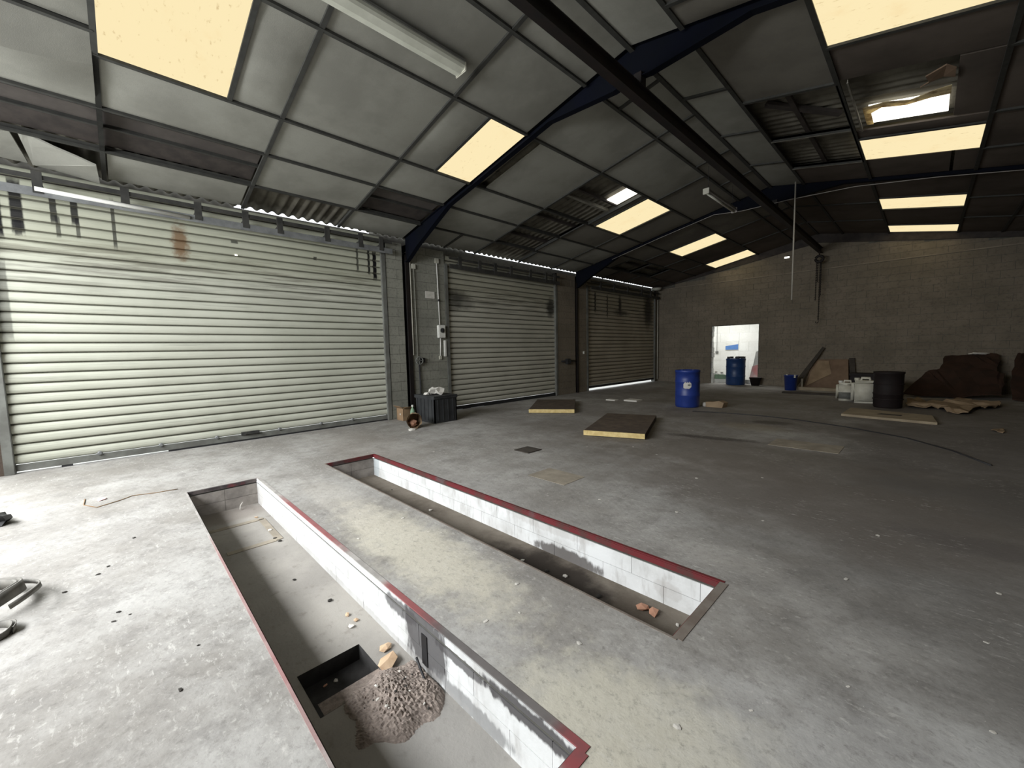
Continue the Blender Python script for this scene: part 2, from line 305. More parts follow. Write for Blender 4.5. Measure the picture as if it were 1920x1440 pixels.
WX, BY, RX = -8.45, 17.42, 2.95            # door wall, back wall, right wall
YN = -3.6                                  # near gable
XR, ZR, ZE = -2.75, 5.24, 4.1              # ridge, eaves
def zc(x): return ZE+.2*(x-WX) if x < XR else ZR-.2*(x-XR)

# ------------------------------------------------------------------ floor and the two pits
PX0, PX1 = -5.73, -.86
LY0, LY1, RY0, RY1 = .46, 1.14, 1.965, 2.655
bm = bmesh.new()
xs = [-8.58, PX0, PX1, RX]; ys = [YN, LY0, LY1, RY0, RY1, 21.5]
vv = {(i, j): bm.verts.new((x, y, 0)) for i, x in enumerate(xs) for j, y in enumerate(ys)}
for i in range(3):
    for j in range(5):
        if i == 1 and j in (1, 3): continue
        bm.faces.new((vv[i,j], vv[i+1,j], vv[i+1,j+1], vv[i,j+1]))
fl = struct(obj('floor', bm, 'floor'))
boxo('screed_patch', -1.62, -.78, 6.95, 7.5, .0, .004, 'screed', fl)
boxo('screed_patch', -3.3, -2.75, 3.45, 3.85, .0, .003, 'screed', fl)
struct(boxo('floor_outside', -40, -8.58, -40, 40, -.06, -.008, 'ground'))
def pit(label, y0, y1, wm, em, hole=None):
    p = thing('inspection_pit', label, 'pit', ((PX0+PX1)/2, (y0+y1)/2, 0))
    D, LZ, IN = -.31, -.042, .004
    # steel angle edge: flat flange on the floor and upright leg
    FW = .035 if hole else .024
    for k, a in enumerate(((PX0-FW, PX1+FW, y1, y1+FW), (PX0-FW, PX1+FW, y0-FW, y0), (PX0-FW, PX0, y0, y1), (PX1, PX1+FW, y0, y1))):
        w_ = (FW if k != 1 else .014)
        a = list(a)
        if k == 1: a[2] = y0-w_
        if k == 3: a[1] = PX1+.05
        boxo('edge_flange', *a, -.004, .003, 'ledge' if k in (1, 3) and hole is None else ('edge_faded' if hole else em), p)
    for k, a in enumerate(((PX0, PX1, y1-.006, y1), (PX0, PX1, y0, y0+.006), (PX0, PX0+.006, y0+.006, y1-.006), (PX1-.006, PX1, y0+.006, y1-.006))):
        boxo('edge_leg', *a, LZ, -.004, em if k > 0 or hole is None else wm, p)
    bmk = bmesh.new(); box(bmk, PX0+IN-.012, PX1-IN+.012, y1-IN+.004, y1+.1, D-.02, LZ-.014); box(bmk, PX0-.1, PX1+.1, y0-.1, y0+IN-.004, D-.02, LZ-.014)
    box(bmk, PX0-.1, PX0+IN-.004, y0, y1, D-.02, LZ-.014); box(bmk, PX1-IN+.004, PX1+.1, y0, y1, D-.02, LZ-.014)
    obj('pit_mortar', bmk, 'mortar', p)['kind'] = 'stuff'
    h = (LZ-.012-D)/2
    for r in range(2):
        z0 = D+h*r; z1 = z0+h-.004; x = PX0+IN-(.25 if r else 0)
        while x < PX1-IN:
            a, b = max(x, PX0+IN), min(x+.497, PX1-IN)
            if b-a > .03:
                j = random.uniform(0, .0015)
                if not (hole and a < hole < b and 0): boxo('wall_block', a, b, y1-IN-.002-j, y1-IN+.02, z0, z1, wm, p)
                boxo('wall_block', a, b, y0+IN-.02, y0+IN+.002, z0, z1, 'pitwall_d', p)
            x += .5
        for k in range(2):
            m_ = (y1-y0-2*IN)/2; a = y0+IN+.002+k*m_
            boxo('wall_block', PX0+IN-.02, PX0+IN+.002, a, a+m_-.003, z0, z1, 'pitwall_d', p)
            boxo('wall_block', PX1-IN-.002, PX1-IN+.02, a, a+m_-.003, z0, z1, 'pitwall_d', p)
    return p
p1 = pit('left inspection pit, white walled and red edged, with rubble and a black sump', LY0, LY1, 'pitwall_l', 'worn_edge', -1.92)
p2 = pit('right inspection pit, white walled with a dark red steel edge', RY0, RY1, 'pitwall_r', 'red_edge')
D = -.31
boxo('pit_bottom', PX0, PX1, RY0, RY1, D-.03, D, 'pitfloor_r', p2)
# left pit bottom with the sump left open
SX0, SX1, SY0, SY1 = -2.41, -2.04, .60, .957
bm = bmesh.new()
xs = [PX0, SX0, SX1, PX1]; ys = [LY0, SY0, SY1, LY1]
vv = {(i, j): bm.verts.new((x, y, D)) for i, x in enumerate(xs) for j, y in enumerate(ys)}
for i in range(3):
    for j in range(3):
        if (i, j) != (1, 1): bm.faces.new((vv[i,j], vv[i+1,j], vv[i+1,j+1], vv[i,j+1]))
obj('pit_bottom', bm, 'pitfloor', p1)
bm = bmesh.new(); box(bm, SX0, SX1, SY0, SY1, D-.10, D+.001)
bm.faces.ensure_lookup_table(); bmesh.ops.delete(bm, geom=[bm.faces[1]], context='FACES_ONLY')
for f in bm.faces: f.normal_flip()
obj('sump', bm, 'sump', p1)
boxo('drain_opening', -1.945, -1.89, LY1-.012, LY1-.001, -.27, -.09, 'dark_plastic', p1)
# old rectangle of pale mortar on the pit bottom
for a in ((-5.15,-5.08,.55,1.05), (-4.45,-4.38,.6,1.0), (-5.1,-4.4,1.0,1.06)): boxo('mortar_line', *a, D, D+.006, 'screed', p1)

# ------------------------------------------------------------------ left (door) wall: block piers
wl = struct(empty('wall_left', (WX,0,0)))
def pier(parent, y0, y1, m, x=WX, bl=.5, h=.212, z1=3.98, mort='mortar'):
    boxo('pier_mortar', x-.2, x-.006, y0, y1, 0, z1, mort, parent)
    r = 0; z = 0
    while z < z1-.02:
        y = y0-(bl/2 if r % 2 else 0)
        while y < y1-.01:
            a, b = max(y, y0), min(y+bl-.008, y1)
            if b-a > .03: boxo('block', x-.2, x+random.uniform(-.002, .002), a, b, z+.004, min(z+h-.004, z1), m, parent)
            y += bl
        z += h; r += 1
pier(wl, -1.95, -1.16, 'block_brown', h=.424)
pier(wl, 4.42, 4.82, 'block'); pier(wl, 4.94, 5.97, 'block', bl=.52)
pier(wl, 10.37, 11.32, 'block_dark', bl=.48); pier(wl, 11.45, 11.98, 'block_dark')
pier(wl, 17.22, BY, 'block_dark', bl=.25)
boxo('head_wall', WX-.5, WX-.3, -1.95, 1.7, 3.7, 4.3, 'mortar', wl)
boxo('head_wall', WX-.5, WX-.3, 1.7, 4.3, 3.7, 4.162, 'mortar', wl)
boxo('head_wall', WX-.5, WX-.3, 4.3, 6.9, 3.7, 4.3, 'mortar', wl)
boxo('head_wall', WX-.5, WX-.3, 6.9, BY, 3.7, 4.165, 'mortar', wl)       # masonry over the shutters, just under the sheets
boxo('lintel', WX-.12, WX-.085, -1.2, 4.42, 3.84, 4.05, 'purlin', wl)
boxo('head_wall', WX-.5, WX-.3, YN, -1.95, 3.9, 4.18, 'mortar', wl)

# ------------------------------------------------------------------ roller shutters
def shutter(name, y0, y1, m, z0, marks, zt=3.86, px=.1365):
    d = struct(empty(name, (WX-.06, (y0+y1)/2, 0)))
    n = int((zt-z0)/px)+1
    prof = [(-.034,.0),(-.030,.006),(-.002,.010),(.010,.030),(.016,.055),(.016,.085),(.010,.107),(-.002,.124),(-.030,.128),(-.034,.134)]
    bm = bmesh.new(); x = WX-.06
    prism(bm, [(x+a, y0, b) for a, b in prof]+[(x-.05, y0, .138), (x-.05, y0, 0)], (0, y1-y0, 0))
    s0 = None
    for k in range(n):
        if s0 is None:
            s0 = obj('slat', bm, m, d); base = s0.location.copy(); s = s0
        else: s = s0.copy(); link(s, d)
        s.location = base+Vector((0,0,z0+.09+k*px))
    boxo('bottom_bar', x-.03, x+.025, y0, y1, z0, z0+.085, 'guide' if name == 'door_1' else 'dark_plastic', d)
    for (a, b) in ((y0-.075, y0+.02), (y1-.02, y1+.075)): boxo('guide_channel', x-.05, x+.075, a, b, 0, zt-.05, 'guide', d, bevel=.006)
    return d
d1 = shutter('door_1', -1.09, 4.33, 'slat1', .028, 0)
boxo('light_gap_filler', WX-.07, WX-.04, .5, 4.33, 0, .03, 'dark_plastic', d1); boxo('light_gap_filler', WX-.07, WX-.04, -.66, -.55, 0, .03, 'dark_plastic', d1)  # added strips block the gap, so daylight shows only towards the left
d2 = shutter('door_2', 6.05, 10.29, 'slat2', .01, 0, 3.75)
boxo('light_gap_filler', WX-.07, WX-.04, 7.2, 10.29, 0, .012, 'dark_plastic', d2); boxo('light_gap_filler', WX-.07, WX-.04, 6.46, 6.72, 0, .012, 'dark_plastic', d2)  # added here too, to break up the daylight line under the door
d3 = shutter('door_3', 12.07, 17.15, 'slat3', .085, 0, 3.8)
boxo('highlight_lip', WX-.06, WX-.025, 12.07, 17.15, .172, .195, 'lamp_white', d3)  # pale strip painted in as the highlight above the bottom bar
for y in (-.27, .415, 1.146, 2.109, 2.861, 3.502):
    bm = bmesh.new(); lathe(bm, [(.022,0),(.03,.01),(.03,.02),(.018,.03)], 12); bm.transform(Matrix.Translation((WX-.035,y,.13))@Matrix.Rotation(math.pi/2,4,'Y')); obj('bar_bolt', bm, 'galv', d1)
bm = bmesh.new(); box(bm, WX-.04, WX-.015, 1.5, 1.78, .10, .16); box(bm, WX-.015, WX+.02, 1.55, 1.58, .115, .145); box(bm, WX-.015, WX+.02, 1.74, 1.77, .115, .145); box(bm, WX+.01, WX+.025, 1.55, 1.77, .12, .14); obj('lock_handle', bm, 'galv_dark', d1)
boxo('bullet_hole', WX-.043, WX-.041, 1.61, 1.65, 3.26, 3.285, 'rooflight', d1)

# head rails with brackets over each shutter
def head_rail(label, y0, y1, z, m, brk, x=WX+.16):
    t = thing('door_head_rail', label, 'rail', (x, (y0+y1)/2, z))
    bm = bmesh.new(); prism(bm, [(x,y0,z-.06),(x+.012,y0,z-.06),(x+.012,y0,z+.05),(x-.05,y0,z+.05),(x-.05,y0,z+.038),(x,y0,z+.038)], (0,y1-y0,0)); lr = obj('lower_rail', bm, m, t)
    bm = bmesh.new(); prism(bm, [(x,y0,z+.16),(x+.01,y0,z+.16),(x+.01,y0,z+.22),(x-.04,y0,z+.22),(x-.04,y0,z+.21),(x,y0,z+.21)], (0,y1-y0,0)); obj('upper_rail', bm, 'galv_dark', t)
    for y in brk:
        bm = bmesh.new(); prism(bm, [(x-.005,y,z-.02),(x+.02,y,z-.02),(x+.02,y,z+.26),(x-.005,y,z+.26)], (0,.095,0)); prism(bm, [(x-.005,y,z-.02),(x-.202,y,z+.05),(x-.202,y,z+.08),(x-.005,y,z+.1)], (0,.012,0))
        prism(bm, [(x-.005,y+.083,z-.02),(x-.202,y+.083,z+.05),(x-.202,y+.083,z+.08),(x-.005,y+.083,z+.1)], (0,.012,0)); obj('bracket', bm, 'galv_dark', lr)
    return t
h1 = head_rail('galvanised head rail with brackets over the big cream roller door', -1.15, 4.5, 3.73, 'galv', (-.62,.22,1.07,1.72,2.25,3.08,3.75,4.2))
bm = bmesh.new(); tube(bm, [(WX+.19,-.6,3.76),(WX+.19,1.0,3.72)], .028, 10); obj('lit_rail_strip', bm, 'white_plastic', h1, True)  # white tube added to imitate the brightly lit stretch of the rail
head_rail('greasy head rail over the middle roller door', 6.02, 10.3, 3.62, 'galv_dark', (6.3,6.95,7.5,8.1,8.9,9.6,10.0))
head_rail('dark head rail over the farthest roller door', 12.05, 17.2, 3.66, 'galv_dark', (12.6,13.5,14.5,15.6,16.4))

# ------------------------------------------------------------------ back wall, annex behind its doorway, other walls
wb = struct(empty('wall_back', (0,BY,0)))
DX0, DX1, DZ = -6.15, -4.465, 2.312
H = .212
bm = bmesh.new()
for (a, b, z0, z1) in ((WX-.3, DX0, 0, DZ), (DX1, RX, 0, DZ), (WX-.3, RX, DZ, 3.95)): box(bm, a, b, BY+.008, BY+.2, z0, z1)
prism(bm, [(WX-.3,BY+.008,3.95),(RX,BY+.008,3.95),(RX,BY+.008,zc(RX)+.05),(XR,BY+.008,zc(XR)+.05),(WX-.3,BY+.008,zc(WX)+.05)], (0,.19,0))
obj('wall_core', bm, 'mortar', wb)
cells = []; r = 0; z = 0
while z < 5.2:
    x = WX+.02-(.25 if r % 2 else 0)
    while x < 2.0:
        a, b, z1 = max(x, WX+.02), min(x+.492, 2.0), z+H-.008
        top = min(zc(a), zc(b))-.02
        if z < DZ-.02 and a < DX1 and b > DX0:
            if a < DX0: b = DX0
            elif b > DX1: a = DX1
            else: a = b
        if b-a > .04 and z1 < top: cells.append((a, b, z, z1))
        x += .5
    z += H; r += 1
cells.sort(key=lambda c: (abs(c[2]-1.6)+.15*abs(c[0]+2)))
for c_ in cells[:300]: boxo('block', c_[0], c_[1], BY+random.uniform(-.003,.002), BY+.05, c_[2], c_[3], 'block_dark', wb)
bm = bmesh.new()
for c_ in cells[300:]: box(bm, c_[0], c_[1], BY+random.uniform(-.003,.002), BY+.05, c_[2], c_[3])
obj('outer_blocks', bm, 'block_dark', wb)['kind'] = 'stuff'
bm = bmesh.new(); prism(bm, [(WX,BY-.05,zc(WX)-.02),(XR,BY-.05,zc(XR)-.3),(RX,BY-.05,zc(RX)-.1),(RX,BY-.05,zc(RX)),(XR,BY-.05,zc(XR)),(WX,BY-.05,zc(WX)+.02)], (0,.05,0)); struct(obj('trim_1', bm, 'purlin'))
boxo('bond_beam_edge', WX+.02, 1.98, BY-.014, BY+.03, 4.03, 4.06, 'beam_edge', wb)
# jamb of the broken-out doorway
bm = bmesh.new()
for k in range(11):
    z = k*.21; a = random.uniform(0, .05); box(bm, DX0-.06, DX0+.005+a, BY+.03, BY+.2, z, z+.2)
obj('broken_jamb', bm, 'block_white', wb)['kind'] = 'stuff'
# annex: white painted blocks
AY = 20.4
wa = struct(empty('wall_annex_back', (-6.5,AY,0)))
boxo('wall_core', -9.2, -3.2, AY+.006, AY+.2, 0, 3.2, 'mortar_w', wa)
r = 0; z = 0
while z < 3.1:
    x = -9.2-(.4 if r % 2 else 0)
    while x < -3.2:
        boxo('block', max(x,-9.2), min(x+.79,-3.2), AY+random.uniform(-.002,.002), AY+.05, z, z+.414, 'block_white', wa); x += .8
    z += .42; r += 1
struct(boxo('wall_annex_left', -8.68, -8.58, BY+.2, AY, 0, 3.2, 'block_white'))
struct(boxo('wall_annex_right', -3.3, -3.2, BY+.2, AY, 0, 3.2, 'block_white'))
struct(boxo('ceiling_annex', -9.3, -3.2, BY+.2, AY+.2, 3.2, 3.3, 'block_white'))
struct(boxo('wall_right', RX, RX+.2, YN, BY, 0, 4.5, 'block_dark'))
bm = bmesh.new()
for (a, b, z0, z1) in ((WX, -8.2, 2.4, 4.3), (-1.4, RX, 2.4, 4.3), (WX, RX, 0, 2.4)): box(bm, a, b, YN-.2, YN, z0, z1)
prism(bm, [(WX-.3,YN-.2,4.1),(RX+.3,YN-.2,4.1),(RX+.3,YN-.2,4.6),(XR,YN-.2,5.7),(WX-.3,YN-.2,4.6)], (0,.2,0))
struct(obj('wall_near', bm, 'block'))

# ------------------------------------------------------------------ ceiling: boards, bars, daylight panels
ce = struct(empty('ceiling', (XR,7,ZE)))
def board(x0, x1, y0, y1, m='board', sag=.022, name='ceiling_board', tilt=None):
    g = .022; x0 += g; x1 -= g; y0 += g; y1 -= g; N = 6
    bm = bmesh.new(); vs = []
    s0 = sag*random.uniform(.5, 1.3)
    for i in range(N+1):
        for j in range(N+1):
            u, v = i/N, j/N; x = x0+(x1-x0)*u; y = y0+(y1-y0)*v
            f = (1-abs(2*u-1)**3)*(1-abs(2*v-1)**3)
            z = zc(x)-s0*f+(tilt(u, v) if tilt else 0)
            vs.append(bm.verts.new((x, y, z)))
    q = lambda i, j: vs[i*(N+1)+j]
    for i in range(N):
        for j in range(N): bm.faces.new((q(i,j), q(i,j+1), q(i+1,j+1), q(i+1,j)))
    res = bmesh.ops.extrude_face_region(bm, geom=bm.faces[:]); up = [e for e in res['geom'] if isinstance(e, bmesh.types.BMVert)]
    bmesh.ops.translate(bm, verts=up, vec=(0,0,.025))
    o = obj(name, bm, m, ce, smooth=True); o.data.set_sharp_from_angle(angle=.25 if tilt else .7); return o
def sky(x0, x1, y0, y1, m='skylight', dz=.0, name='daylight_panel'):
    bm = bmesh.new(); prism(bm, [(x0,y0,zc(x0)+dz),(x1,y0,zc(x1)+dz),(x1,y0,zc(x1)+dz+.02),(x0,y0,zc(x0)+dz+.02)], (0,y1-y0,0)); return obj(name, bm, m, ce)
def ybar(x, y0, y1, m='tee', w=.05, h=.03, dz=-.028):
    bm = bmesh.new(); z = zc(x)+dz; box(bm, x-w/2, x+w/2, y0, y1, z, z+h); box(bm, x-.004, x+.004, y0, y1, z+h, z+h+.05); return obj('ceiling_bar', bm, m, ce)
def xbar(x0, x1, y, m='tee', w=.05, h=.03, dz=-.028):
    bm = bmesh.new(); z0, z1 = zc(x0)+dz, zc(x1)+dz
    for (a, hh, d) in ((w/2, h, 0), (.004, .05, h)): prism(bm, [(x0,y-a,z0+d),(x1,y-a,z1+d),(x1,y-a,z1+d+hh),(x0,y-a,z0+d+hh)], (0,2*a,0))
    return obj('ceiling_bar', bm, m, ce)
Lx = [WX, -7.69, -6.82, -6.0, -4.53, -3.42, XR]
Rx_ = [XR, -2.09, -.96, .48, 1.3, 2.1, RX]
bayA = [-3.55, -1.6, .07, 1.77, 3.46, 4.86]; bayB = [5.02, 6.93, 8.62, 10.1, 11.36]; bayC = [11.5, 13.0, 14.5, 16.0, BY]
def row(x0, x1, spec, m, bars=True):
    for k, (y0, y1, what) in enumerate(spec):
        mm = m
        if what in ('p', 'd', 'm'):
            board(x0, x1, y0, y1, {'p': m, 'd': 'board_dark', 'm': 'board_mid'}[what])
        elif what == 's': sky(x0+.015, x1-.015, y0+.015, y1-.015)
        if k and bars: xbar(x0, x1, y0, 'tee')
# left slope rows, eaves to ridge
row(*Lx[0:2], [(-1.6,1.72,'o'),(1.77,3.38,'o'),(3.42,4.86,'p')], 'board')
row(*Lx[0:2], [(5.02,6.0,'p'),(6.0,6.97,'p'),(6.97,8.62,'o'),(8.62,10.1,'p'),(10.1,11.36,'p')], 'board')
row(*Lx[0:2], [(11.5,13.0,'m'),(13.0,14.5,'d'),(14.5,16.0,'d'),(16.0,BY,'d')], 'board_mid')
row(*Lx[1:3], [(-1.6,.07,'o'),(.07,1.77,'o'),(1.77,3.46,'p'),(3.46,4.86,'o')], 'board')
row(*Lx[1:3], [(5.02,6.97,'p'),(6.97,8.5,'o'),(8.5,10.1,'p'),(10.1,11.36,'p')], 'board')
row(*Lx[1:3], [(11.5,12.3,'m'),(12.3,13.6,'o'),(13.6,15.1,'o'),(15.1,BY,'d')], 'board_mid')
row(*Lx[2:4], [(-3.5,-1.6,'p'),(.07,1.77,'p'),(1.77,3.46,'p'),(3.46,4.86,'p')], 'board')
row(*Lx[2:4], [(5.02,6.93,'p'),(6.93,8.5,'o'),(8.5,10.1,'m'),(10.1,11.36,'m')], 'board')
row(*Lx[2:4], [(11.5,13.0,'m'),(13.0,14.5,'d'),(14.5,16.0,'d'),(16.0,BY,'d')], 'board_mid')
row(*Lx[3:5], [(.07,1.2,'s'),(1.2,1.77,'p'),(1.77,3.46,'p'),(3.46,4.11,'p'),(4.11,4.88,'s')], 'board')
row(*Lx[3:5], [(5.24,6.93,'p'),(6.93,8.6,'o'),(8.6,8.83,'m'),(8.83,10.06,'s'),(10.06,11.36,'m')], 'board')
row(*Lx[3:5], [(11.5,13.02,'m'),(13.02,14.1,'s'),(14.1,16.1,'d'),(16.1,17.22,'s')], 'board_mid')
row(*Lx[4:6], [(-3.5,-1.6,'p'),(-1.6,.07,'p'),(.07,1.77,'p'),(1.77,3.46,'p'),(3.46,4.86,'p')], 'board')
row(*Lx[4:6], [(5.02,6.93,'p'),(6.93,9.17,'p'),(9.17,11.36,'m')], 'board')
row(*Lx[4:6], [(11.5,13.4,'m'),(13.4,15.4,'d'),(15.4,BY,'d')], 'board_mid')
row(*Lx[5:7], [(-3.5,-1.6,'p'),(-1.6,.07,'p'),(.07,1.77,'p'),(1.77,3.46,'p'),(3.46,4.86,'p')], 'board')
row(*Lx[5:7], [(5.02,5.7,'p'),(5.7,6.93,'p'),(6.93,8.62,'p'),(8.62,10.0,'m'),(10.0,11.36,'m')], 'board')
row(*Lx[5:7], [(11.5,13.4,'m'),(13.4,15.4,'d'),(15.4,BY,'d')], 'board_mid')
# sagging boards at the extreme left
board(-5.69, -4.53, -1.6, .07, 'board', .05); board(-6.82, -5.72, -1.6, .07, 'board', .0, tilt=lambda u, v: -(u/.62 if u < .62 else (1-u)/.38)*(.08+.2*(1-v)**.8)-.03*math.sin(8*v+3*u)*(u*(1-u))*3)
xbar(-8.4, XR, .07); ybar(-5.7, -1.6, .07)
board(-8.42, -7.72, .09, 1.74, 'board', .03)
def flap(pts):
    bm = bmesh.new(); a = [bm.verts.new(p) for p in pts]; f = bm.faces.new(a); bmesh.ops.triangulate(bm, faces=[f]); bmesh.ops.subdivide_edges(bm, edges=bm.edges[:], cuts=2)
    for v in bm.verts: v.co.z += random.uniform(-.008,.008)
    q = bmesh.ops.extrude_face_region(bm, geom=bm.faces[:]); bmesh.ops.translate(bm, verts=[e for e in q['geom'] if isinstance(e, bmesh.types.BMVert)], vec=(.008,0,.02)); obj('hanging_board', bm, 'board', ce)
flap([(-8.38,-.6,4.1),(-8.38,.02,4.02),(-7.85,.0,4.08),(-7.8,-.54,4.25),(-7.8,-.66,4.29)])
flap([(-8.38,-1.5,4.1),(-8.38,-.64,4.11),(-7.82,-.72,4.27),(-7.7,-1.5,4.22)])
# right slope rows, ridge to eaves
row(*Rx_[0:2], [(-3.5,-1.6,'p'),(-1.6,.07,'p'),(.07,1.77,'p'),(1.77,3.46,'p'),(3.46,4.86,'p')], 'board')
row(*Rx_[0:2], [(5.02,6.4,'p'),(6.4,8.0,'p'),(8.0,9.7,'p'),(9.7,11.36,'p')], 'board')
row(*Rx_[0:2], [(11.5,13.4,'d'),(13.4,15.4,'d'),(15.4,BY,'d')], 'board_dark')
row(*Rx_[1:3], [(.07,1.77,'p'),(1.77,3.46,'p'),(3.46,4.42,'p'),(4.42,4.86,'p')], 'board_mid')
row(*Rx_[1:3], [(5.02,6.95,'m'),(6.95,8.6,'o'),(8.6,10.2,'o'),(10.2,11.36,'d')], 'board_mid')
row(*Rx_[1:3], [(11.5,13.4,'d'),(13.4,15.4,'d'),(15.4,BY,'d')], 'board_dark')
row(*Rx_[2:4], [(.07,1.77,'m'),(1.77,3.46,'m'),(3.46,4.9,'m'),(4.9,6.07,'s'),(6.07,6.95,'d')], 'board_mid')
row(Rx_[2], .1, [(6.95,8.7,'o')], 'board_dark'); board(.1, .48, 6.95, 8.7, 'board_dark')
row(*Rx_[2:4], [(8.72,9.07,'d'),(9.07,10.2,'s')], 'board_dark')
board(-.96, .17, 10.2, 11.36, 'board_dark'); board(.17, .48, 10.2, 11.36, 'board_dark')
row(*Rx_[2:4], [(11.5,13.03,'d'),(13.03,14.2,'s'),(14.2,16.15,'d'),(16.15,17.25,'s')], 'board_dark')
for k in range(3, 6):
    row(*Rx_[k:k+2], [(.07,1.77,'d'),(1.77,3.46,'d'),(3.46,4.86,'d')], 'board_dark')
    row(*Rx_[k:k+2], [(5.02,6.93,'d'),(6.93,8.72,'d'),(8.72,10.2,'d'),(10.2,11.36,'d')], 'board_dark')
    row(*Rx_[k:k+2], [(11.5,13.4,'d'),(13.4,15.4,'d'),(15.4,BY,'d')], 'board_dark')
# bars along the building
for x in Lx[1:6]:
    ybar(x, -3.5, 4.86); ybar(x, 5.02, 11.36); ybar(x, 11.5, BY)
for x in Rx_[1:6]:
    ybar(x, -3.5, 4.86); ybar(x, 5.02, 11.36); ybar(x, 11.5, BY)
ybar(XR, -3.5, BY, 'tee', .06)
ybar(-5.42, 6.97, 8.6, 'tee_light', .07, .03, .02)
for x, y0, y1 in ((-.97,6.98,10.2), (-.86,6.98,8.7)): ybar(x, y0, y1, 'tee_light', .018, .012, -.03)
xbar(-2.09, -.98, 8.6, 'tee_light', .03, .03, -.03); xbar(-2.09, -.98, 10.2, 'tee_light', .04, .03, -.03)
xbar(-6.82, -6.0, 8.5, 'tee_light', .03); xbar(-7.69, -6.82, 13.6, 'tee_light', .04); xbar(-7.69,-6.82, 15.1, 'tee_light', .04)
# torn board edges hanging round the clear roof light
bm = bmesh.new()
pts = [(-.80,8.62),(-.80,7.98),(-.55,7.9),(-.3,7.98),(-.05,7.8),(.08,7.75),(.08,8.0),(-.1,8.02),(-.35,8.12),(-.6,8.06),(-.72,8.2),(-.72,8.62)]
prism(bm, [(x,y,zc(x)+.03) for x, y in pts], (0,0,.008)); obj('torn_board_edge', bm, 'torn', ce)
bm = bmesh.new()
pts = [(-.15,7.2),(.02,7.05),(.1,7.12),(.1,7.4),(.0,7.36),(-.1,7.46),(-.2,7.5),(-.12,7.38)]
prism(bm, [(x,y,zc(x)-.01-.05*random.random()) for x, y in pts], (0,0,.015)); obj('torn_board_flap', bm, 'brown_board', ce)

for (x0, x1, y0, y1) in ((-7.69,-7.27,-1.6,.05), (-7.23,-7.0,-1.6,.05), (-7.69,-7.27,.09,1.75), (-7.23,-7.0,.09,1.75), (-7.69,-7.27,3.48,4.86), (-7.23,-7.0,3.48,4.86)):
    bm = bmesh.new(); prism(bm, [(x0,y0,zc(x0)+.07),(x1,y0,zc(x1)+.07),(x1,y0,zc(x1)+.08),(x0,y0,zc(x0)+.08)], (0,y1-y0,0)); obj('dark_lining', bm, 'purlin' if x0 < -7.5 else 'lining', ce)
# corrugated sheets and purlins above the boards
def wave_mesh(L, dz=0):
    bm = bmesh.new(); nw, sg, p = 6, 8, .177; rows = []
    for k in range(nw*sg+1):
        y = k*p/sg; z = .051*(1-math.cos(2*math.pi*k/sg))/2
        rows.append([bm.verts.new((0,y,z)), bm.verts.new((L,y,z+.2*L))])
    for a, b in zip(rows, rows[1:]): bm.faces.new((a[0], a[1], b[1], b[0]))
    me = bpy.data.meshes.new('roof_sheet'); bm.to_mesh(me); bm.free(); me.materials.append(MAT['roof'])
    for f in me.polygons: f.use_smooth = True
    return me
OFF = .12
meL, meR = wave_mesh(3.05), wave_mesh(3.05)
pitch = 6*.177
for k in range(21):
    y = -3.8+k*pitch
    for r in range(2):
        o = bpy.data.objects.new('roof_sheet', meL); link(o, ce); x0 = -8.72+r*2.95
        o.location = Vector((x0, y, zc(WX)+.2*(x0-WX)+OFF+.012*r))-ce.location
        o = bpy.data.objects.new('roof_sheet', meR); link(o, ce); o.scale = (-1,1,1); x0 = 3.22-r*2.95
        o.location = Vector((x0, y, zc(RX)-.2*(x0-RX)+OFF+.012*r))-ce.location
for x in (-7.28, -6.35, -5.2, -3.0, -1.55, .9):
    if x in (-5.2,): rng = ((6.9,8.6),)
    else: rng = ((-3.5,BY),)
    for a, b in rng:
        bm = bmesh.new(); z = zc(x)+.05; box(bm, x-.03, x+.03, a, b, z, z+OFF-.06); obj('purlin', bm, 'purlin', ce)
ybar(-7.25, -1.6, 1.77, 'tee', .035, .012, .03); ybar(-7.25, 3.46, 4.86, 'tee', .03, .012, .03)
# clear roof lights seen through the open cells
sky(-.74, .07, 8.05, 8.68, 'rooflight', .075, 'clear_roof_light')
sky(-5.25, -4.55, 8.15, 8.58, 'rooflight', .075, 'clear_roof_light')
bm = bmesh.new(); prism(bm, [(-1.9,7.4,zc(-1.9)+.06),(-1.1,8.2,zc(-1.1)+.06),(-1.04,8.12,zc(-1.1)+.06),(-1.84,7.32,zc(-1.9)+.06)], (0,0,.05)); obj('brace', bm, 'purlin', ce)

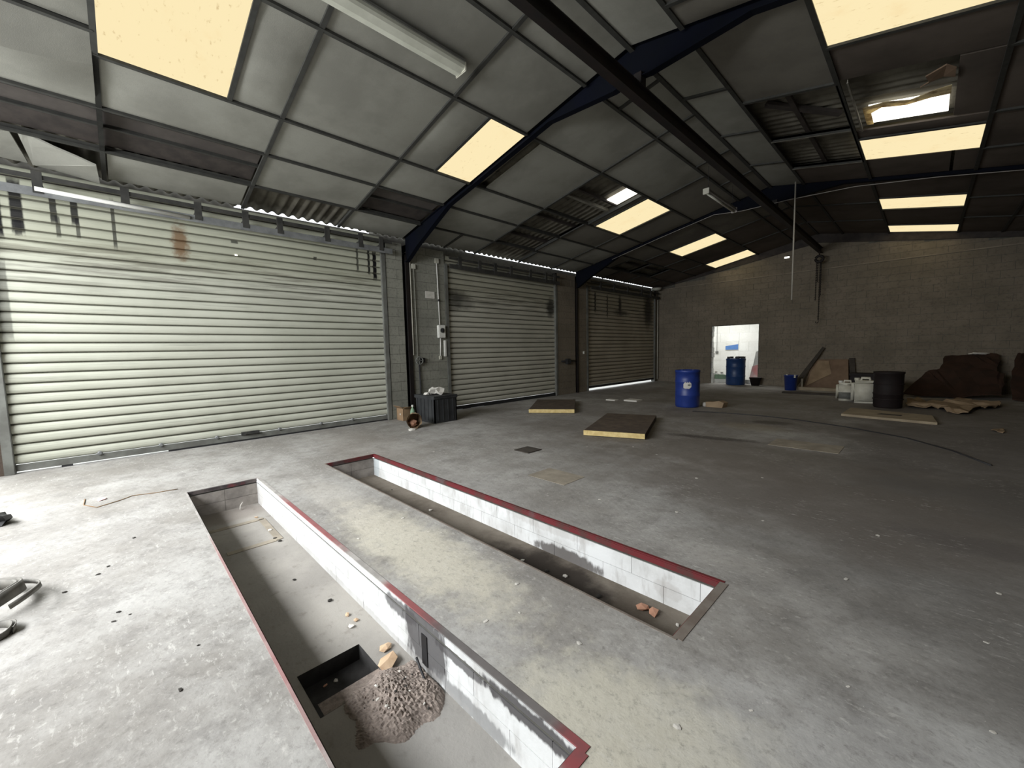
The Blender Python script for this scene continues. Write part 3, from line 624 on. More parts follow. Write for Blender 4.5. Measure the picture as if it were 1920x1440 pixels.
# ------------------------------------------------------------------ portal frames and ridge rail
def portal(label, y, right_only=False):
    t = thing('portal_frame', label, 'frame', (WX,y,0)); w = .05
    bm = bmesh.new(); x = WX+.04
    box(bm, x-.008, x, y-w, y+w, 0, 3.75); box(bm, x-.17, x-.008, y-.006, y+.006, 0, 3.75); box(bm, x-.178, x-.17, y-w, y+w, 0, 3.75); obj('column', bm, 'black_steel', t)
    for s in (0, 1):
        mx = lambda a: a if not s else 2*XR-a
        top = [(mx(a), zc(a)+.04) for a in (WX, XR)]
        bot = [(a, zc(a)-d) for a, d in ((XR,.36),(XR-.25,.34),(XR-1.35,.055),(WX+1.75,.055),(WX+.55,.36),(WX+.1,.52),(WX,.52))]
        pts = [(p, y-.006, q) for p, q in top]+[(mx(a), y-.006, q) for a, q in bot]
        bm = bmesh.new(); prism(bm, pts, (0,.012,0))
        for (a, b), (c, d) in zip(bot, bot[1:]):
            prism(bm, [(mx(a),y-w,b),(mx(c),y-w,d),(mx(c),y-w,d-.01),(mx(a),y-w,b-.01)], (0,2*w,0))
        obj('rafter', bm, 'navy', t)
        bm = bmesh.new(); prism(bm, [(mx(WX),y-w,zc(WX)+.02),(mx(XR),y-w,zc(XR)+.02),(mx(XR),y-w,zc(XR)+.03),(mx(WX),y-w,zc(WX)+.03)], (0,2*w,0)); obj('top_flange', bm, 'navy', t)
    bm = bmesh.new(); x = RX-.04; box(bm, x-.008, x, y-w, y+w, 0, 3.8); obj('column', bm, 'black_steel', t)
    return t
portal('nearer navy steel portal frame rising between the first two roller doors', 4.93)
f2 = portal('farther navy steel portal frame rising between the last two roller doors', 11.4)
pts = [(-7.0,11.32,zc(-7)-.11), (-5.5,11.32,zc(-5.5)-.09), (-4,11.32,zc(-4)-.1), (XR-.6,11.32,zc(XR)-.42), (XR+.4,11.32,zc(XR)-.42), (-1.2,11.32,zc(-1.2)-.16), (0,11.32,zc(0)-.1), (2.5,11.32,zc(2.5)-.09)]
tag(tubeo('rafter_cable', pts, .008, 'lamp_dim', None, 6), 'thin pale cable strung along the farther portal frame', 'cable')
cr = thing('crane_rail', 'dark steel monorail beam running under the ridge to the back wall', 'beam', (-2.65,7,4.66))
bm = bmesh.new(); box(bm, -2.705, -2.595, -3.5, BY-.03, 4.57, 4.582); box(bm, -2.705, -2.595, -3.5, BY-.03, 4.738, 4.75); box(bm, -2.655, -2.645, -3.5, BY-.03, 4.58, 4.74); obj('beam', bm, 'crane', cr)
for y in (4.93, 11.4): boxo('hanger_plate', -2.7, -2.6, y-.06, y+.06, 4.75, 4.9, 'crane', cr)

# ------------------------------------------------------------------ lamps, rod, hoist, things under the roof
lt = thing('batten_lamp', 'long white batten lamp fixed under the near left roof slope', 'lamp', (-4.05,2.4,zc(-4.05)))
bm = bmesh.new(); x, z = -4.05, zc(-4.05)-.075; y0, y1 = 1.55, 3.2
prism(bm, [(x-.075,y0,z-.075),(x-.095,y0,z-.05),(x-.095,y0,z+.0),(x+.095,y0,z+.02),(x+.095,y0,z-.035),(x+.075,y0,z-.06),(x,y0,z-.085)], (0,y1-y0,0)); obj('diffuser', bm, 'lamp_white', lt)
boxo('end_cap', x-.1, x+.1, y1, y1+.02, z-.09, z+.02, 'cream_plastic', lt, bevel=.008); boxo('end_cap', x-.1, x+.1, y0-.02, y0, z-.09, z+.02, 'cream_plastic', lt, bevel=.008)
boxo('back_plate', x-.11, x+.11, y0, y1, z+.0, z+.025, 'guide', lt)
lt = thing('hanging_lamp', 'dusty channel lamp hanging on two wires left of the ridge rail', 'lamp', (-3.22,9.6,4.6))
bm = bmesh.new(); z = 4.6; x = -3.24
prism(bm, [(x-.06,8.75,z),(x+.06,8.75,z),(x+.035,8.75,z+.07),(x-.035,8.75,z+.07)], (0,1.7,0)); obj('housing', bm, 'lamp_dim', lt)
bm = bmesh.new(); tube(bm, [(x,8.78,z-.02),(x,10.42,z-.02)], .019, 10); obj('tube', bm, 'lamp_white', lt, True)
for y in (8.74, 10.44): boxo('end_cap', x-.06, x+.06, y-.02, y+.02, z-.04, z+.075, 'cream_plastic' if y < 9 else 'lamp_dim', lt, bevel=.006)
for y in (8.85, 10.3): tubeo('wire', [(x,y,z+.07),(x,y,zc(x))], .004, 'dark_plastic', lt, 5)
tag(tubeo('hanging_rod', [(-2.2,11.1,zc(-2.2)-.02),(-2.2,11.1,2.1+.42)], .016, 'brass', None, 8), 'thin pale rod hanging straight down in front of the back wall', 'rod')
ch = thing('chain_hoist', 'dark chain hoist hanging from the end of the ridge rail', 'hoist', (-2.63,17.0,4.4))
bm = bmesh.new(); tube(bm, [(-2.63,17.0,4.56),(-2.63,17.0,4.46)], .02, 8); obj('trolley_hook', bm, 'crane', ch)
bm = bmesh.new(); ring = [(-2.63+.1*math.cos(a),17.0,4.33+.1*math.sin(a)) for a in [i*math.pi/8 for i in range(17)]]; tube(bm, ring, .042, 8, False); hb = obj('hoist_body', bm, 'crane', ch, True)
def chain(x, z0, z1, y=17.0):
    bm = bmesh.new(); z = z0; k = 0
    while z > z1:
        a = k % 2*math.pi/2; rg = [(x+.014*math.cos(t_)*math.cos(a), y+.014*math.cos(t_)*math.sin(a), z-.022+.026*math.sin(t_)) for t_ in [i*math.pi/4 for i in range(9)]]
        tube(bm, rg,   .009, 5, False); z -= .04; k += 1
    o = obj('chain', bm, 'crane', hb); o['kind'] = 'stuff'
for a in ((-2.70,4.3,3.0), (-2.665,4.3,3.6), (-2.60,4.3,2.3), (-2.575,4.3,3.1)): chain(*a)
bm = bmesh.new(); tube(bm, [(-2.6,17,2.32),(-2.6,17,2.24),(-2.63,17,2.2),(-2.66,17,2.22),(-2.665,17,2.26)], .014, 6); obj('hook', bm, 'crane', hb, True)
el = thing('emergency_light', 'small white emergency light high on the back wall', 'lamp', (-3.63,BY,4.6))
boxo('housing', -3.71, -3.55, BY-.04, BY, 4.575, 4.64, 'white_plastic', el, bevel=.006); boxo('lens', -3.705, -3.555, BY-.046, BY-.04, 4.58, 4.635, 'rooflight', el)
bl = thing('bulkhead_lamp', 'oval white bulkhead lamp in the corner over the farthest roller door', 'lamp', (-8.3,16.9,4.08))
bm = bmesh.new(); lathe(bm, [(.2,.0),(.19,-.03),(.14,-.07),(.05,-.09)], 24, (-8.27,16.9,4.04)); obj('glass', bm, 'lamp_white', bl, True)
bm = bmesh.new(); lathe(bm, [(.21,0),(.21,.03)], 24, (-8.27,16.9,4.04)); obj('base', bm, 'lamp_dim', bl)

# ------------------------------------------------------------------ things on the first pier
X = WX+.006
nt = thing('wall_notice', 'pale rectangular paper notice on the block pier', 'notice', (X,5.53,2.89)); boxo('sheet', X, X+.006, 5.4, 5.66, 2.81, 2.97, 'paper', nt)
bm = bmesh.new()
for k in range(4): box(bm, X+.006, X+.007, 5.44, 5.62-.03*(k % 2), 2.835+k*.032, 2.845+k*.032)
obj('faint_lines', bm, 'cream_plastic', nt.children[0])['kind'] = 'stuff'
sw = thing('switch_box', 'white isolator box with a round dial on the block pier', 'switch', (X,5.79,2.0))
boxo('case', X, X+.09, 5.69, 5.89, 1.86, 2.17, 'white_plastic', sw, bevel=.012)
bm = bmesh.new(); lathe(bm, [(.062,0),(.062,.012),(.045,.012),(.045,.0)], 20, top=False); bm.transform(Matrix.Translation((X+.09,5.79,2.04))@Matrix.Rotation(math.pi/2,4,'Y')); dr = obj('dial_ring', bm, 'guide', sw)
boxo('dial_grip', X+.09, X+.12, 5.775, 5.805, 1.99, 2.09, 'dark_plastic', dr)
cp = thing('conduit', 'thin white conduit running down past the notice on the pier', 'conduit', (X,5.77,2.6))
tubeo('pipe', [(X+.02,5.74,3.7),(X+.02,5.77,2.18)], .014, 'white_plastic', cp); tubeo('pipe', [(X+.02,5.78,1.85),(X+.02,5.76,1.42)], .014, 'white_plastic', cp)
boxo('junction_box', X, X+.05, 5.69, 5.79, 3.66, 3.78, 'cream_plastic', cp, bevel=.006); boxo('clip', X, X+.04, 5.745, 5.785, 2.75, 2.8, 'dark_plastic', cp); boxo('socket', X, X+.04, 5.72, 5.79, 1.33, 1.42, 'cream_plastic', cp, bevel=.006)
tag(boxo('tube_guard', X, X+.04, 5.87, 5.94, 1.4, 1.8, 'white_plastic', bevel=.01), 'short upright white tube below the isolator box', 'tube')
pp = thing('wall_pipe', 'thin pipe with a round valve running down the pier to the floor', 'pipe', (X,5.12,1.3))
tubeo('pipe', [(X+.02,5.1,3.5),(X+.02,5.12,1.3)], .010, 'block', pp); tubeo('lower_pipe', [(X+.03,5.14,1.3),(X+.03,5.16,.05)], .018, 'dark_plastic', pp)
bm = bmesh.new(); ring = [(X+.07,5.13+.09*math.cos(a),1.32+.09*math.sin(a)) for a in [i*math.pi/10 for i in range(21)]]; tube(bm, ring, .016, 6, False); box(bm, X+.05, X+.08, 5.05, 5.21, 1.31, 1.33); box(bm, X+.05, X+.08, 5.12, 5.14, 1.24, 1.4); obj('hand_wheel', bm, 'guide', pp)
boxo('valve_body', X, X+.06, 5.18, 5.3, 1.27, 1.38, 'dark_plastic', pp, bevel=.01)
boxo('junction_box', X, X+.05, 5.04, 5.14, 3.45, 3.56, 'cream_plastic', pp, bevel=.006)
tag(tubeo('downpipe', [(X+.02,5.005,3.62),(X+.02,5.005,1.45)], .018, 'cream_plastic'), 'slim pale downpipe beside the black steel column', 'pipe')
bx = thing('light_switch', 'small white switch beside the farthest roller door', 'switch', (X,11.78,1.38)); boxo('plate', X, X+.03, 11.74, 11.83, 1.34, 1.43, 'white_plastic', bx, bevel=.004); boxo('rocker', X+.03, X+.037, 11.765, 11.805, 1.36, 1.41, 'cream_plastic', bx)
vb = thing('valve_group', 'dark greasy pipe valve on the second pier between the roller doors', 'valve', (X,10.8,1.1))
tubeo('pipe', [(X+.05,10.5,1.12),(X+.05,11.2,1.12)], .03, 'dark_plastic', vb); boxo('body', X, X+.12, 10.72, 10.92, 1.02, 1.2, 'dark_plastic', vb, bevel=.02)
tag(tubeo('corner_pipe', [(WX+.05,17.3,3.6),(WX+.05,17.3,.1)], .022, 'cream_plastic'), 'pale upright pipe in the far corner beside the farthest roller door', 'pipe')

# ------------------------------------------------------------------ junk beside the first pier
cr_ = thing('black_crate', 'worn black box crate standing against the block pier', 'crate', (-7.4,5.05,0))
x0, x1, y0, y1, hh = -7.95, -7.2, 4.72, 5.3, .56
sp = [boxo('side_panel', *a, .0, hh, 'crate', cr_) for a in ((x0,x1,y0,y0+.025), (x0,x1,y1-.025,y1), (x0,x0+.025,y0,y1), (x1-.025,x1,y0,y1))]
for k in range(5): boxo('rib', x0+.08+k*.14, x0+.1+k*.14, y0-.012, y0, .05, hh-.06, 'crate', sp[0])
for k in range(4): boxo('rib', x1, x1+.012, y0+.08+k*.13, y0+.1+k*.13, .05, hh-.06, 'crate', sp[3])
boxo('rim', x0-.02, x1+.02, y0-.02, y1+.02, hh-.05, hh, 'crate', cr_, bevel=.01); boxo('crate_lid', x0-.015, x1+.015, y0-.015, y1+.015, hh, hh+.02, 'crate', cr_)
def crumple(name, c, r, m, label, cat, squash=.5, seed=1, sub=2):
    random.seed(seed); bm = bmesh.new(); bmesh.ops.create_icosphere(bm, subdivisions=sub, radius=1)
    for v in bm.verts:
        f = random.uniform(.4, 1.2); v.co = Vector((v.co.x*r[0]*f, v.co.y*r[1]*f, max(v.co.z, -.55)*r[2]*f+.55*r[2]*.8))+Vector(c)
    return tag(obj(name, bm, m), label, cat)
crumple('crumpled_paper', (-7.5,5.0,.59), (.16,.2,.12), 'paper', 'crumpled white paper lying on top of the black crate', 'paper', seed=4)
crumple('paper_ball', (-7.62,4.8,.59), (.07,.07,.05), 'paper', 'small white paper ball left of the crumpled paper on the crate', 'paper', seed=5, sub=1)
cb = thing('cardboard_box', 'small open cardboard box standing beside the big roller door', 'box', (-8.2,4.55,0))
x0, x1, y0, y1 = -8.36, -8.06, 4.47, 4.70
for a in ((x0,x1,y0,y0+.008), (x0,x1,y1-.008,y1), (x0,x0+.008,y0,y1), (x1-.008,x1,y0,y1)): boxo('side', *a, 0, .27, 'cardboard', cb)
bm = bmesh.new(); prism(bm, [(x1,y0,.27),(x1,y1,.27),(x1+.09,y1,.31),(x1+.09,y0,.31)], (0,0,.006)); prism(bm, [(x0,y0,.27),(x1,y0,.27),(x1,y0-.08,.33),(x0,y0-.08,.33)], (0,0,.006)); obj('flaps', bm, 'cardboard', cb)
bm = bmesh.new(); lathe(bm, [(.02,0),(.02,.003)], 12); bm.transform(Matrix.Translation((x0+.17,y0-.004,.14))@Matrix.Rotation(math.pi/2,4,'X')); obj('white_spot', bm, 'paper', cb)
# torn paper sack: bent shell, open to the front
sk = thing('torn_sack', 'torn brown paper sack lying open in front of the black crate', 'sack', (-7.05,4.1,0))
bm = bmesh.new(); random.seed(3); seg = 14; rings = []
for i in range(6):
    u = i/5; rr = .17*(1-.35*u); row_ = []
    for k in range(seg):
        a = 2*math.pi*k/seg; f = random.uniform(.85,1.12); row_.append(bm.verts.new((-7.0-.32*u+random.uniform(-.02,.02), 4.12+rr*math.cos(a)*f+.16*u, .17+rr*math.sin(a)*f*.95)))
    rings.append(row_)
for a, b in zip(rings, rings[1:]):
    for k in range(seg): bm.faces.new((a[k], a[(k+1)%seg], b[(k+1)%seg], b[k]))
bm.faces.new(rings[-1]); obj('paper_shell', bm, 'cardboard_dim', sk)
bm = bmesh.new(); bmesh.ops.create_icosphere(bm, subdivisions=2, radius=.1)
for v in bm.verts: v.co = Vector((v.co.x*.8-7.12, v.co.y*.9+4.14, v.co.z*.7+.1))*1
for v in bm.verts: v.co += Vector((random.uniform(-.02,.02),)*3)
obj('stuffing', bm, 'salmon', sk)
crumple('white_scrap', (-6.95,4.02,0), (.06,.09,.03), 'paper', 'white paper scrap spilling from the torn sack', 'scrap', seed=6, sub=1)
bt = thing('green_bottle', 'pale green plastic bottle between the column and the crate', 'bottle', (-7.98,4.62,0))
bm = bmesh.new(); lathe(bm, [(.05,0),(.055,.02),(.055,.2),(.04,.26),(.018,.29),(.018,.32)], 16, (-7.9,4.61,0)); gb = obj('body', bm, 'green', bt, True); bm = bmesh.new(); lathe(bm, [(.022,.32),(.022,.36)], 12, (-7.9,4.61,0)); obj('cap', bm, 'white_plastic', gb)

# ------------------------------------------------------------------ drums, cans and clutter towards the back
def drum(name, label, c, r, h, m, lid=True):
    t = thing(name, label, 'drum', c)
    pr = [(r*.93,0),(r*.97,.02),(r,.05),(r,h*.3),(r*1.025,h*.315),(r*1.025,h*.345),(r,h*.36),(r,h*.66),(r*1.025,h*.675),(r*1.025,h*.705),(r,h*.72),(r,h*.93),(r*1.03,h*.935),(r*1.03,h*.985),(r*.97,h),(r*.93,h),(r*.9,h*.975)]
    bm = bmesh.new(); lathe(bm, pr, 40, c); bd_ = obj('body', bm, m, t, True)
    for dx in (-.4, .4):
        bm = bmesh.new(); lathe(bm, [(.045,0),(.045,.03),(.03,.035)], 14, (c[0]+dx*r*1.2, c[1], c[2]+h*.975)); obj('bung', bm, m, bd_)
    return t
b1 = drum('plastic_drum', 'bright blue plastic drum with a white label in the middle of the floor', (-4.18,10.25,0), .285, .93, 'blue')
# label curved on the side that faces the room's near end
bm = bmesh.new(); rr = .2915; angs = [math.radians(a) for a in range(-86, -46, 4)]
zlo = [.50,.485,.48,.475,.48,.478,.472,.48,.50,.52]; zhi = [.59,.63,.64,.635,.62,.65,.655,.65,.63,.60]
lo = [bm.verts.new((-4.18+rr*math.cos(a), 10.25+rr*math.sin(a), z)) for a, z in zip(angs, zlo)]; hi = [bm.verts.new((-4.18+rr*math.cos(a), 10.25+rr*math.sin(a), z)) for a, z in zip(angs, zhi)]
for k in range(9): bm.faces.new((lo[k], lo[k+1], hi[k+1], hi[k]))
lb = obj('torn_label', bm, 'paper', b1); lb['label'] = 'torn white paper label'
bm = bmesh.new(); angs = [math.radians(a) for a in (-66,-62,-58,-54)]; rr = .2925
lo = [bm.verts.new((-4.18+rr*math.cos(a), 10.25+rr*math.sin(a), .55)) for a in angs]; hi = [bm.verts.new((-4.18+rr*math.cos(a), 10.25+rr*math.sin(a), .585)) for a in angs]
for k in range(3): bm.faces.new((lo[k], lo[k+1], hi[k+1], hi[k]))
obj('label_mark', bm, 'guide', lb)
b2 = drum('closed_drum', 'dark blue plastic drum standing in the bright doorway', (-5.15,17.15,0), .33, 1.02, 'blue_dark')
bm = bmesh.new()
for a in (.2, 1.3, 2.5, 3.9, 5.2): box(bm, -5.15+.25*math.cos(a)-.06, -5.15+.25*math.cos(a)+.06, 17.15+.25*math.sin(a)-.06, 17.15+.25*math.sin(a)+.06, 1.02, 1.09)
box(bm, -5.1, -4.85, 17.0, 17.08, 1.06, 1.10); obj('clamp_lumps', bm, 'dark_plastic', b2)
bk = thing('blue_bucket', 'small blue bucket near the back wall', 'bucket', (-3.1,15.9,0))
bm = bmesh.new(); lathe(bm, [(.16,0),(.19,.48),(.2,.48),(.2,.5),(.185,.5),(.15,.02)], 24, (-3.1,15.9,0), top=True); obj('body', bm, 'blue', bk, True)
for a in (2.4, 5.5): boxo('lug', -3.1+.19*math.cos(a)-.025, -3.1+.19*math.cos(a)+.025, 15.9+.19*math.sin(a)-.025, 15.9+.19*math.sin(a)+.025, .42, .52, 'cream_plastic', bk)
def can(label, c, w, h, rot, labelled):
    t = thing('jerrycan', label, 'jerrycan', c); t.rotation_euler = (0,0,rot)
    bm = bmesh.new(); box(bm, -w/2, w/2, -w*.42, w*.42, 0, h*.86); bmesh.ops.bevel(bm, geom=bm.edges[:], offset=w*.14, segments=4, affect='EDGES')
    def put(nm, bm, m, par=t):
        o = obj(nm, bm, m, par, True); o.location = (0,0,0); return o
    cbd = put('body', bm, 'can')
    bm = bmesh.new(); tube(bm, [(-w*.12,0,h*.84),(-w*.1,0,h*.95),(w*.2,0,h*.95),(w*.22,0,h*.84)], w*.06, 8); put('grip', bm, 'can', cbd)
    bm = bmesh.new(); lathe(bm, [(w*.11,h*.85),(w*.11,h*.95)], 14, (-w*.28,0,0)); put('cap', bm, 'can' if not labelled else 'white_plastic', cbd)
    if labelled:
        bm = bmesh.new(); box(bm, -w*.36, w*.36, -w*.43, -w*.42, h*.12, h*.42); o = put('can_label', bm, 'guide', cbd); o['label'] = 'blue grey printed label'
    return t
can('smaller white jerrycan with a grey label, left of its twin', (-1.44,13.7,0), .42, .55, .12, True)
can('bigger plain white jerrycan beside the dark brown drum', (-1.06,13.4,0), .50, .66, .08, False)
db = thing('dark_tub', 'dark brown ribbed tub right of the white jerrycans', 'tub', (-.6,12.75,0))
bm = bmesh.new(); lathe(bm, [(.24,0),(.255,.03),(.26,.3),(.27,.31),(.27,.34),(.26,.35),(.262,.78),(.275,.79),(.275,.83),(.25,.83),(.245,.8)], 28, (-.585,12.75,0)); obj('body', bm, 'darkbox', db, True)
for z in (.2, .55):
    bm = bmesh.new(); lathe(bm, [(.262,z-.015),(.272,z-.01),(.272,z+.01),(.262,z+.015)], 28, (-.585,12.75,0), False, False); obj('band', bm, 'darkbox', db, True)
dk = thing('dark_case', 'low dark case lying behind the white jerrycans', 'case', (-1.2,14.6,0)); boxo('shell', -1.45, -.55, 14.4, 14.9, 0, .62, 'darkbox', dk, bevel=.03); boxo('case_lid', -1.47, -.53, 14.38, 14.92, .62, .68, 'darkbox', dk, bevel=.015)
# boards leaning on the back wall
def lean(name, label, cat, pts, th, m, extra=None):
    # pts: (x, z) outline; the sheet leans with its foot away from the wall
    t = thing(name, label, cat, (pts[0][0], BY-.6, 0)); bm = bmesh.new()
    prism(bm, [(x, BY-.06-k, z) for x, z, k in pts], (0,-th,.0)); obj('sheet', bm, m, t); return t
bd = lean('leaning_board', 'pale brown board leaning against the back wall', 'board', [(-2.93,0,.4),(-1.72,0,.4),(-1.80,.98,.03),(-2.62,.97,.03),(-2.80,.6,.17)], .02, 'brown_board')
bm = bmesh.new(); prism(bm, [(-2.85,BY-.10-.38,.08),(-2.2,BY-.10-.2,.5),(-2.3,BY-.10-.06,.93),(-2.58,BY-.1-.06,.93),(-2.76,BY-.1-.2,.56)], (0,-.004,0)); obj('pale_patch', bm, 'cardboard_dim', bd)
lean('narrow_post', 'narrow dark strip standing right of the leaning brown board', 'post', [(-1.70,0,.12),(-1.56,0,.12),(-1.64,1.02,.0),(-1.78,1.02,.0)], .05, 'wood_dark')
lean('leaning_plank', 'dark plank leaning diagonally on the back wall left of the brown board', 'plank', [(-3.3,0,.5),(-3.12,0,.5),(-2.43,1.36,.03),(-2.5,1.4,.03)], .03, 'wood_dark')
# white stake
tag(boxo('short_stake', -2.97, -2.92, 16.75, 16.8, 0, .33, 'paper'), 'short white stake standing beside the blue bucket', 'stake')
def ragged(name, label, cat, pts, m, th=.02, bump_=.06, seed=2):
    random.seed(seed); t = thing(name, label, cat, (pts[0][0], pts[0][1], 0)); bm = bmesh.new()
    vs = [bm.verts.new((x, y, max(z, .0)+.006)) for x, y, z in pts]; f = bm.faces.new(vs)
    bmesh.ops.triangulate(bm, faces=[f]); bmesh.ops.subdivide_edges(bm, edges=bm.edges[:], cuts=3, use_grid_fill=True)
    for v in bm.verts:
        d = random.uniform(0, bump_); v.co += Vector((random.uniform(-.02,.02), -d*.6, d))
    r = bmesh.ops.extrude_face_region(bm, geom=bm.faces[:]); bmesh.ops.translate(bm, verts=[e for e in r['geom'] if isinstance(e, bmesh.types.BMVert)], vec=(0,.0,-th if False else th))
    obj('sheet', bm, m, t); return t
ragged('rusty_sheet', 'big ragged rust brown sheet leaning at the right of the back wall', 'sheet', [(-.43,15.49,0),(.02,16.5,.596),(.264,16.58,.643),(.384,17.2,1.0),(.879,17.27,1.05),(1.366,17.28,1.06),(1.407,17.0,.89),(1.293,16.5,.6),(1.44,16.45,.55),(1.36,15.73,.08),(.66,15.6,0)], 'rust', .025, .07)
ragged('torn_sheet', 'dark brown torn sheet at the right edge beside the rusty one', 'sheet', [(1.5,15.6,0),(1.54,16.37,.478),(1.689,17.28,1.069),(1.826,17.3,1.095),(1.95,17.2,1.027),(2.3,15.5,0)], 'rust', .025, .05, 5)
crumple('white_rag', (1.0,17.2,1.12), (.2,.06,.04), 'paper', 'white rag lying on top of the rust brown sheet', 'rag', seed=8)
ragged('flattened_carton', 'torn tan cardboard spread on the floor right of the dark tub', 'cardboard', [(-.3,13.3,0),(-.25,14.9,0),(.05,14.3,0),(.4,14.4,0),(.58,15.2,0),(.87,14.9,0),(1.25,14.6,0),(1.16,13.8,0),(.94,13.3,0),(.86,13.5,0),(.63,12.2,0),(.38,12.3,0),(.24,12.9,0),(-.2,12.75,0)], 'cardboard_dim', .012, .10, 9)
ragged('cardboard_scrap', 'small tan cardboard scrap near the right edge of the floor', 'cardboard', [(.8,10.3,0),(.96,10.6,0),(.95,10.3,0),(.9,10.1,0)], 'cardboard_dim', .008, .02, 3)
pk = thing('long_plank', 'long grey plank lying flat in front of the white jerrycans', 'plank', (-.5,11.1,0)); bm = bmesh.new(); prism(bm, [(-1.19,10.72,0),(.19,10.48,0),(.13,11.45,0),(-1.15,11.85,0)], (0,0,.045)); obj('plank_board', bm, 'wood', pk)
bm = bmesh.new(); prism(bm, [(-.66,11.05,.046),(-.3,11.0,.046),(-.28,11.15,.046),(-.6,11.2,.046)], (0,0,.003)); obj('dark_smear', bm, 'wood_dark', pk)
tag(boxo('low_kerb', -2.95, -1.72, 16.1, 16.35, 0, .09, 'wood'), 'low pale kerb lying along the foot of the leaning brown board', 'kerb')
tag(boxo('dark_batten', -3.1, -1.65, 14.75, 15.0, 0, .05, 'wood_dark'), 'dark batten lying flat left of the white jerrycans', 'batten')
bw = thing('brown_bucket', 'dark brown bucket at the right jamb of the bright doorway', 'bucket', (-4.45,17.2,0)); bm = bmesh.new(); lathe(bm, [(.13,0),(.2,.28),(.21,.28),(.21,.3),(.19,.3),(.12,.02)], 20, (-4.45,17.1,0)); obj('body', bm, 'darkbox', bw, True)
# pit covers
def cover(label, c, w, l, rot):
    t = thing('pit_cover', label, 'cover', c); t.rotation_euler = (0,0,rot)
    def put(nm, a, m):
        bm = bmesh.new(); box(bm, *a); o = obj(nm, bm, m, t); o.location = (0,0,0)
    put('deck', (-w/2, w/2, -l/2, l/2, .075, .095), 'cover'); put('yellow_edge', (-w/2, w/2, -l/2-.02, -l/2, .015, .098), 'yellow')
    for s in (-1, 1): put('side_runner', (s*(w/2-.03)-.03, s*(w/2-.03)+.03, -l/2, l/2, 0, .075), 'wood_dark')
    put('end_runner', (-w/2+.06, w/2-.06, -l/2, -l/2+.05, 0, .075), 'wood_dark'); put('end_runner', (-w/2+.06, w/2-.06, l/2-.05, l/2, 0, .075), 'wood_dark')
cover('nearer dark pit cover with a yellow edge lying on the open floor', (-4.0,6.85,0), 1.02, 2.0, math.radians(21))
cover('farther dark pit cover with a yellow edge near the middle roller door', (-6.75,8.1,0), 1.08, 1.95, math.radians(36))
tag(boxo('floor_plate', -4.3, -4.0, 4.2, 4.5, 0, .012, 'wood_dark', bevel=.003), 'small square dark plate lying flat on the floor', 'plate')
tag(boxo('wood_offcut', -6.5, -6.2, 10.15, 10.35, 0, .03, 'paper'), 'short pale offcut on the floor, left of the longer pale offcut', 'offcut')
o = tag(boxo('wood_offcut', -6.0, -5.6, 10.3, 10.65, 0, .04, 'paper'), 'longer pale offcut on the floor near the farthest roller door', 'offcut')
bkr = thing('broken_block', 'broken pale block lying right of the bright blue drum', 'block', (-3.75,10.55,0)); bm = bmesh.new(); prism(bm, [(-3.84,10.5,0),(-3.42,10.45,0),(-3.4,10.5,.12),(-3.52,10.5,.16),(-3.65,10.5,.13),(-3.82,10.5,.12)], (.03,.22,0)); obj('main_lump', bm, 'cardboard_dim', bkr); boxo('white_end', -3.89, -3.82, 10.48, 10.66, 0, .1, 'pale_chip', bkr, bevel=.01)
pts = [(-3.75,9.5,.006), (-3.0,9.7,.006), (-2.3,9.72,.006), (-1.7,9.6,.006), (-.9,9.25,.006), (-.16,8.75,.006), (.3,8.1,.006), (.6,7.4,.006)]
tag(tubeo('floor_cable', pts, .011, 'dark_plastic', None, 6), 'thin black cable curving across the floor in front of the plank', 'cable')
# left edge: strap coils, wire, dark lump
def strap(name, label, c, rx, ry, w, turns, tilt, rot, th=.004):
    t = thing(name, label, 'strap', c); t.rotation_euler = (tilt[0], tilt[1], rot); bm = bmesh.new(); n = 40; prev = None
    for k in range(int(n*turns)+1):
        a = 2*math.pi*k/n; f = 1-.1*k/n; p = Vector((rx*f*math.cos(a), ry*f*math.sin(a), w/2+.01*math.sin(3*a)))
        q = [bm.verts.new((p.x*(1+s), p.y*(1+s), p.z+z)) for s, z in ((0,-w/2),(0,w/2),(-.03,w/2),(-.03,-w/2))]
        if prev:
            for i in range(4): bm.faces.new((prev[i], prev[(i+1)%4], q[(i+1)%4], q[i]))
        prev = q
    o = obj('band', bm, 'belt', t, True); o.location = (0,0,0); return t
sc = strap('strap_coil', 'bigger coil of grey strapping lying at the left edge', (-3.95,-.73,.02), .26, .22, .07, 1.6, (.16,-.14), .4)
s2 = strap('outer_loop', '', (0,0,0), .31, .21, .03, .95, (0,0), 0); lp_ = s2.children[0]; lp_.parent = sc; lp_.location = (.07,.05,0); lp_.name = 'outer_loop'; bpy.data.objects.remove(s2)
strap('strap_coil', 'smaller coil of grey strapping in front of the bigger coil', (-3.52,-.66,0), .15, .13, .055, 1.4, (-.1,.1), 1.2)

crumple('dark_rag', (-5.95,-.92,0), (.17,.13,.1), 'dark_plastic', 'dark lump of rag at the left edge of the floor', 'rag', seed=11)
tag(tubeo('floor_wire', [(-6.3,-.35,.004), (-6.05,-.35,.004), (-5.85,-.25,.004), (-5.95,-.08,.004), (-6.05,.02,.004), (-5.98,.2,.004), (-5.95,.4,.004)], .005, 'cardboard', None, 5), 'thin brown wire lying on the floor before the big roller door', 'wire')
crumple('red_scrap', (-6.15,-.22,0), (.07,.05,.012), 'red_spray', 'tiny red scrap beside the thin brown wire', 'scrap', seed=12, sub=1)

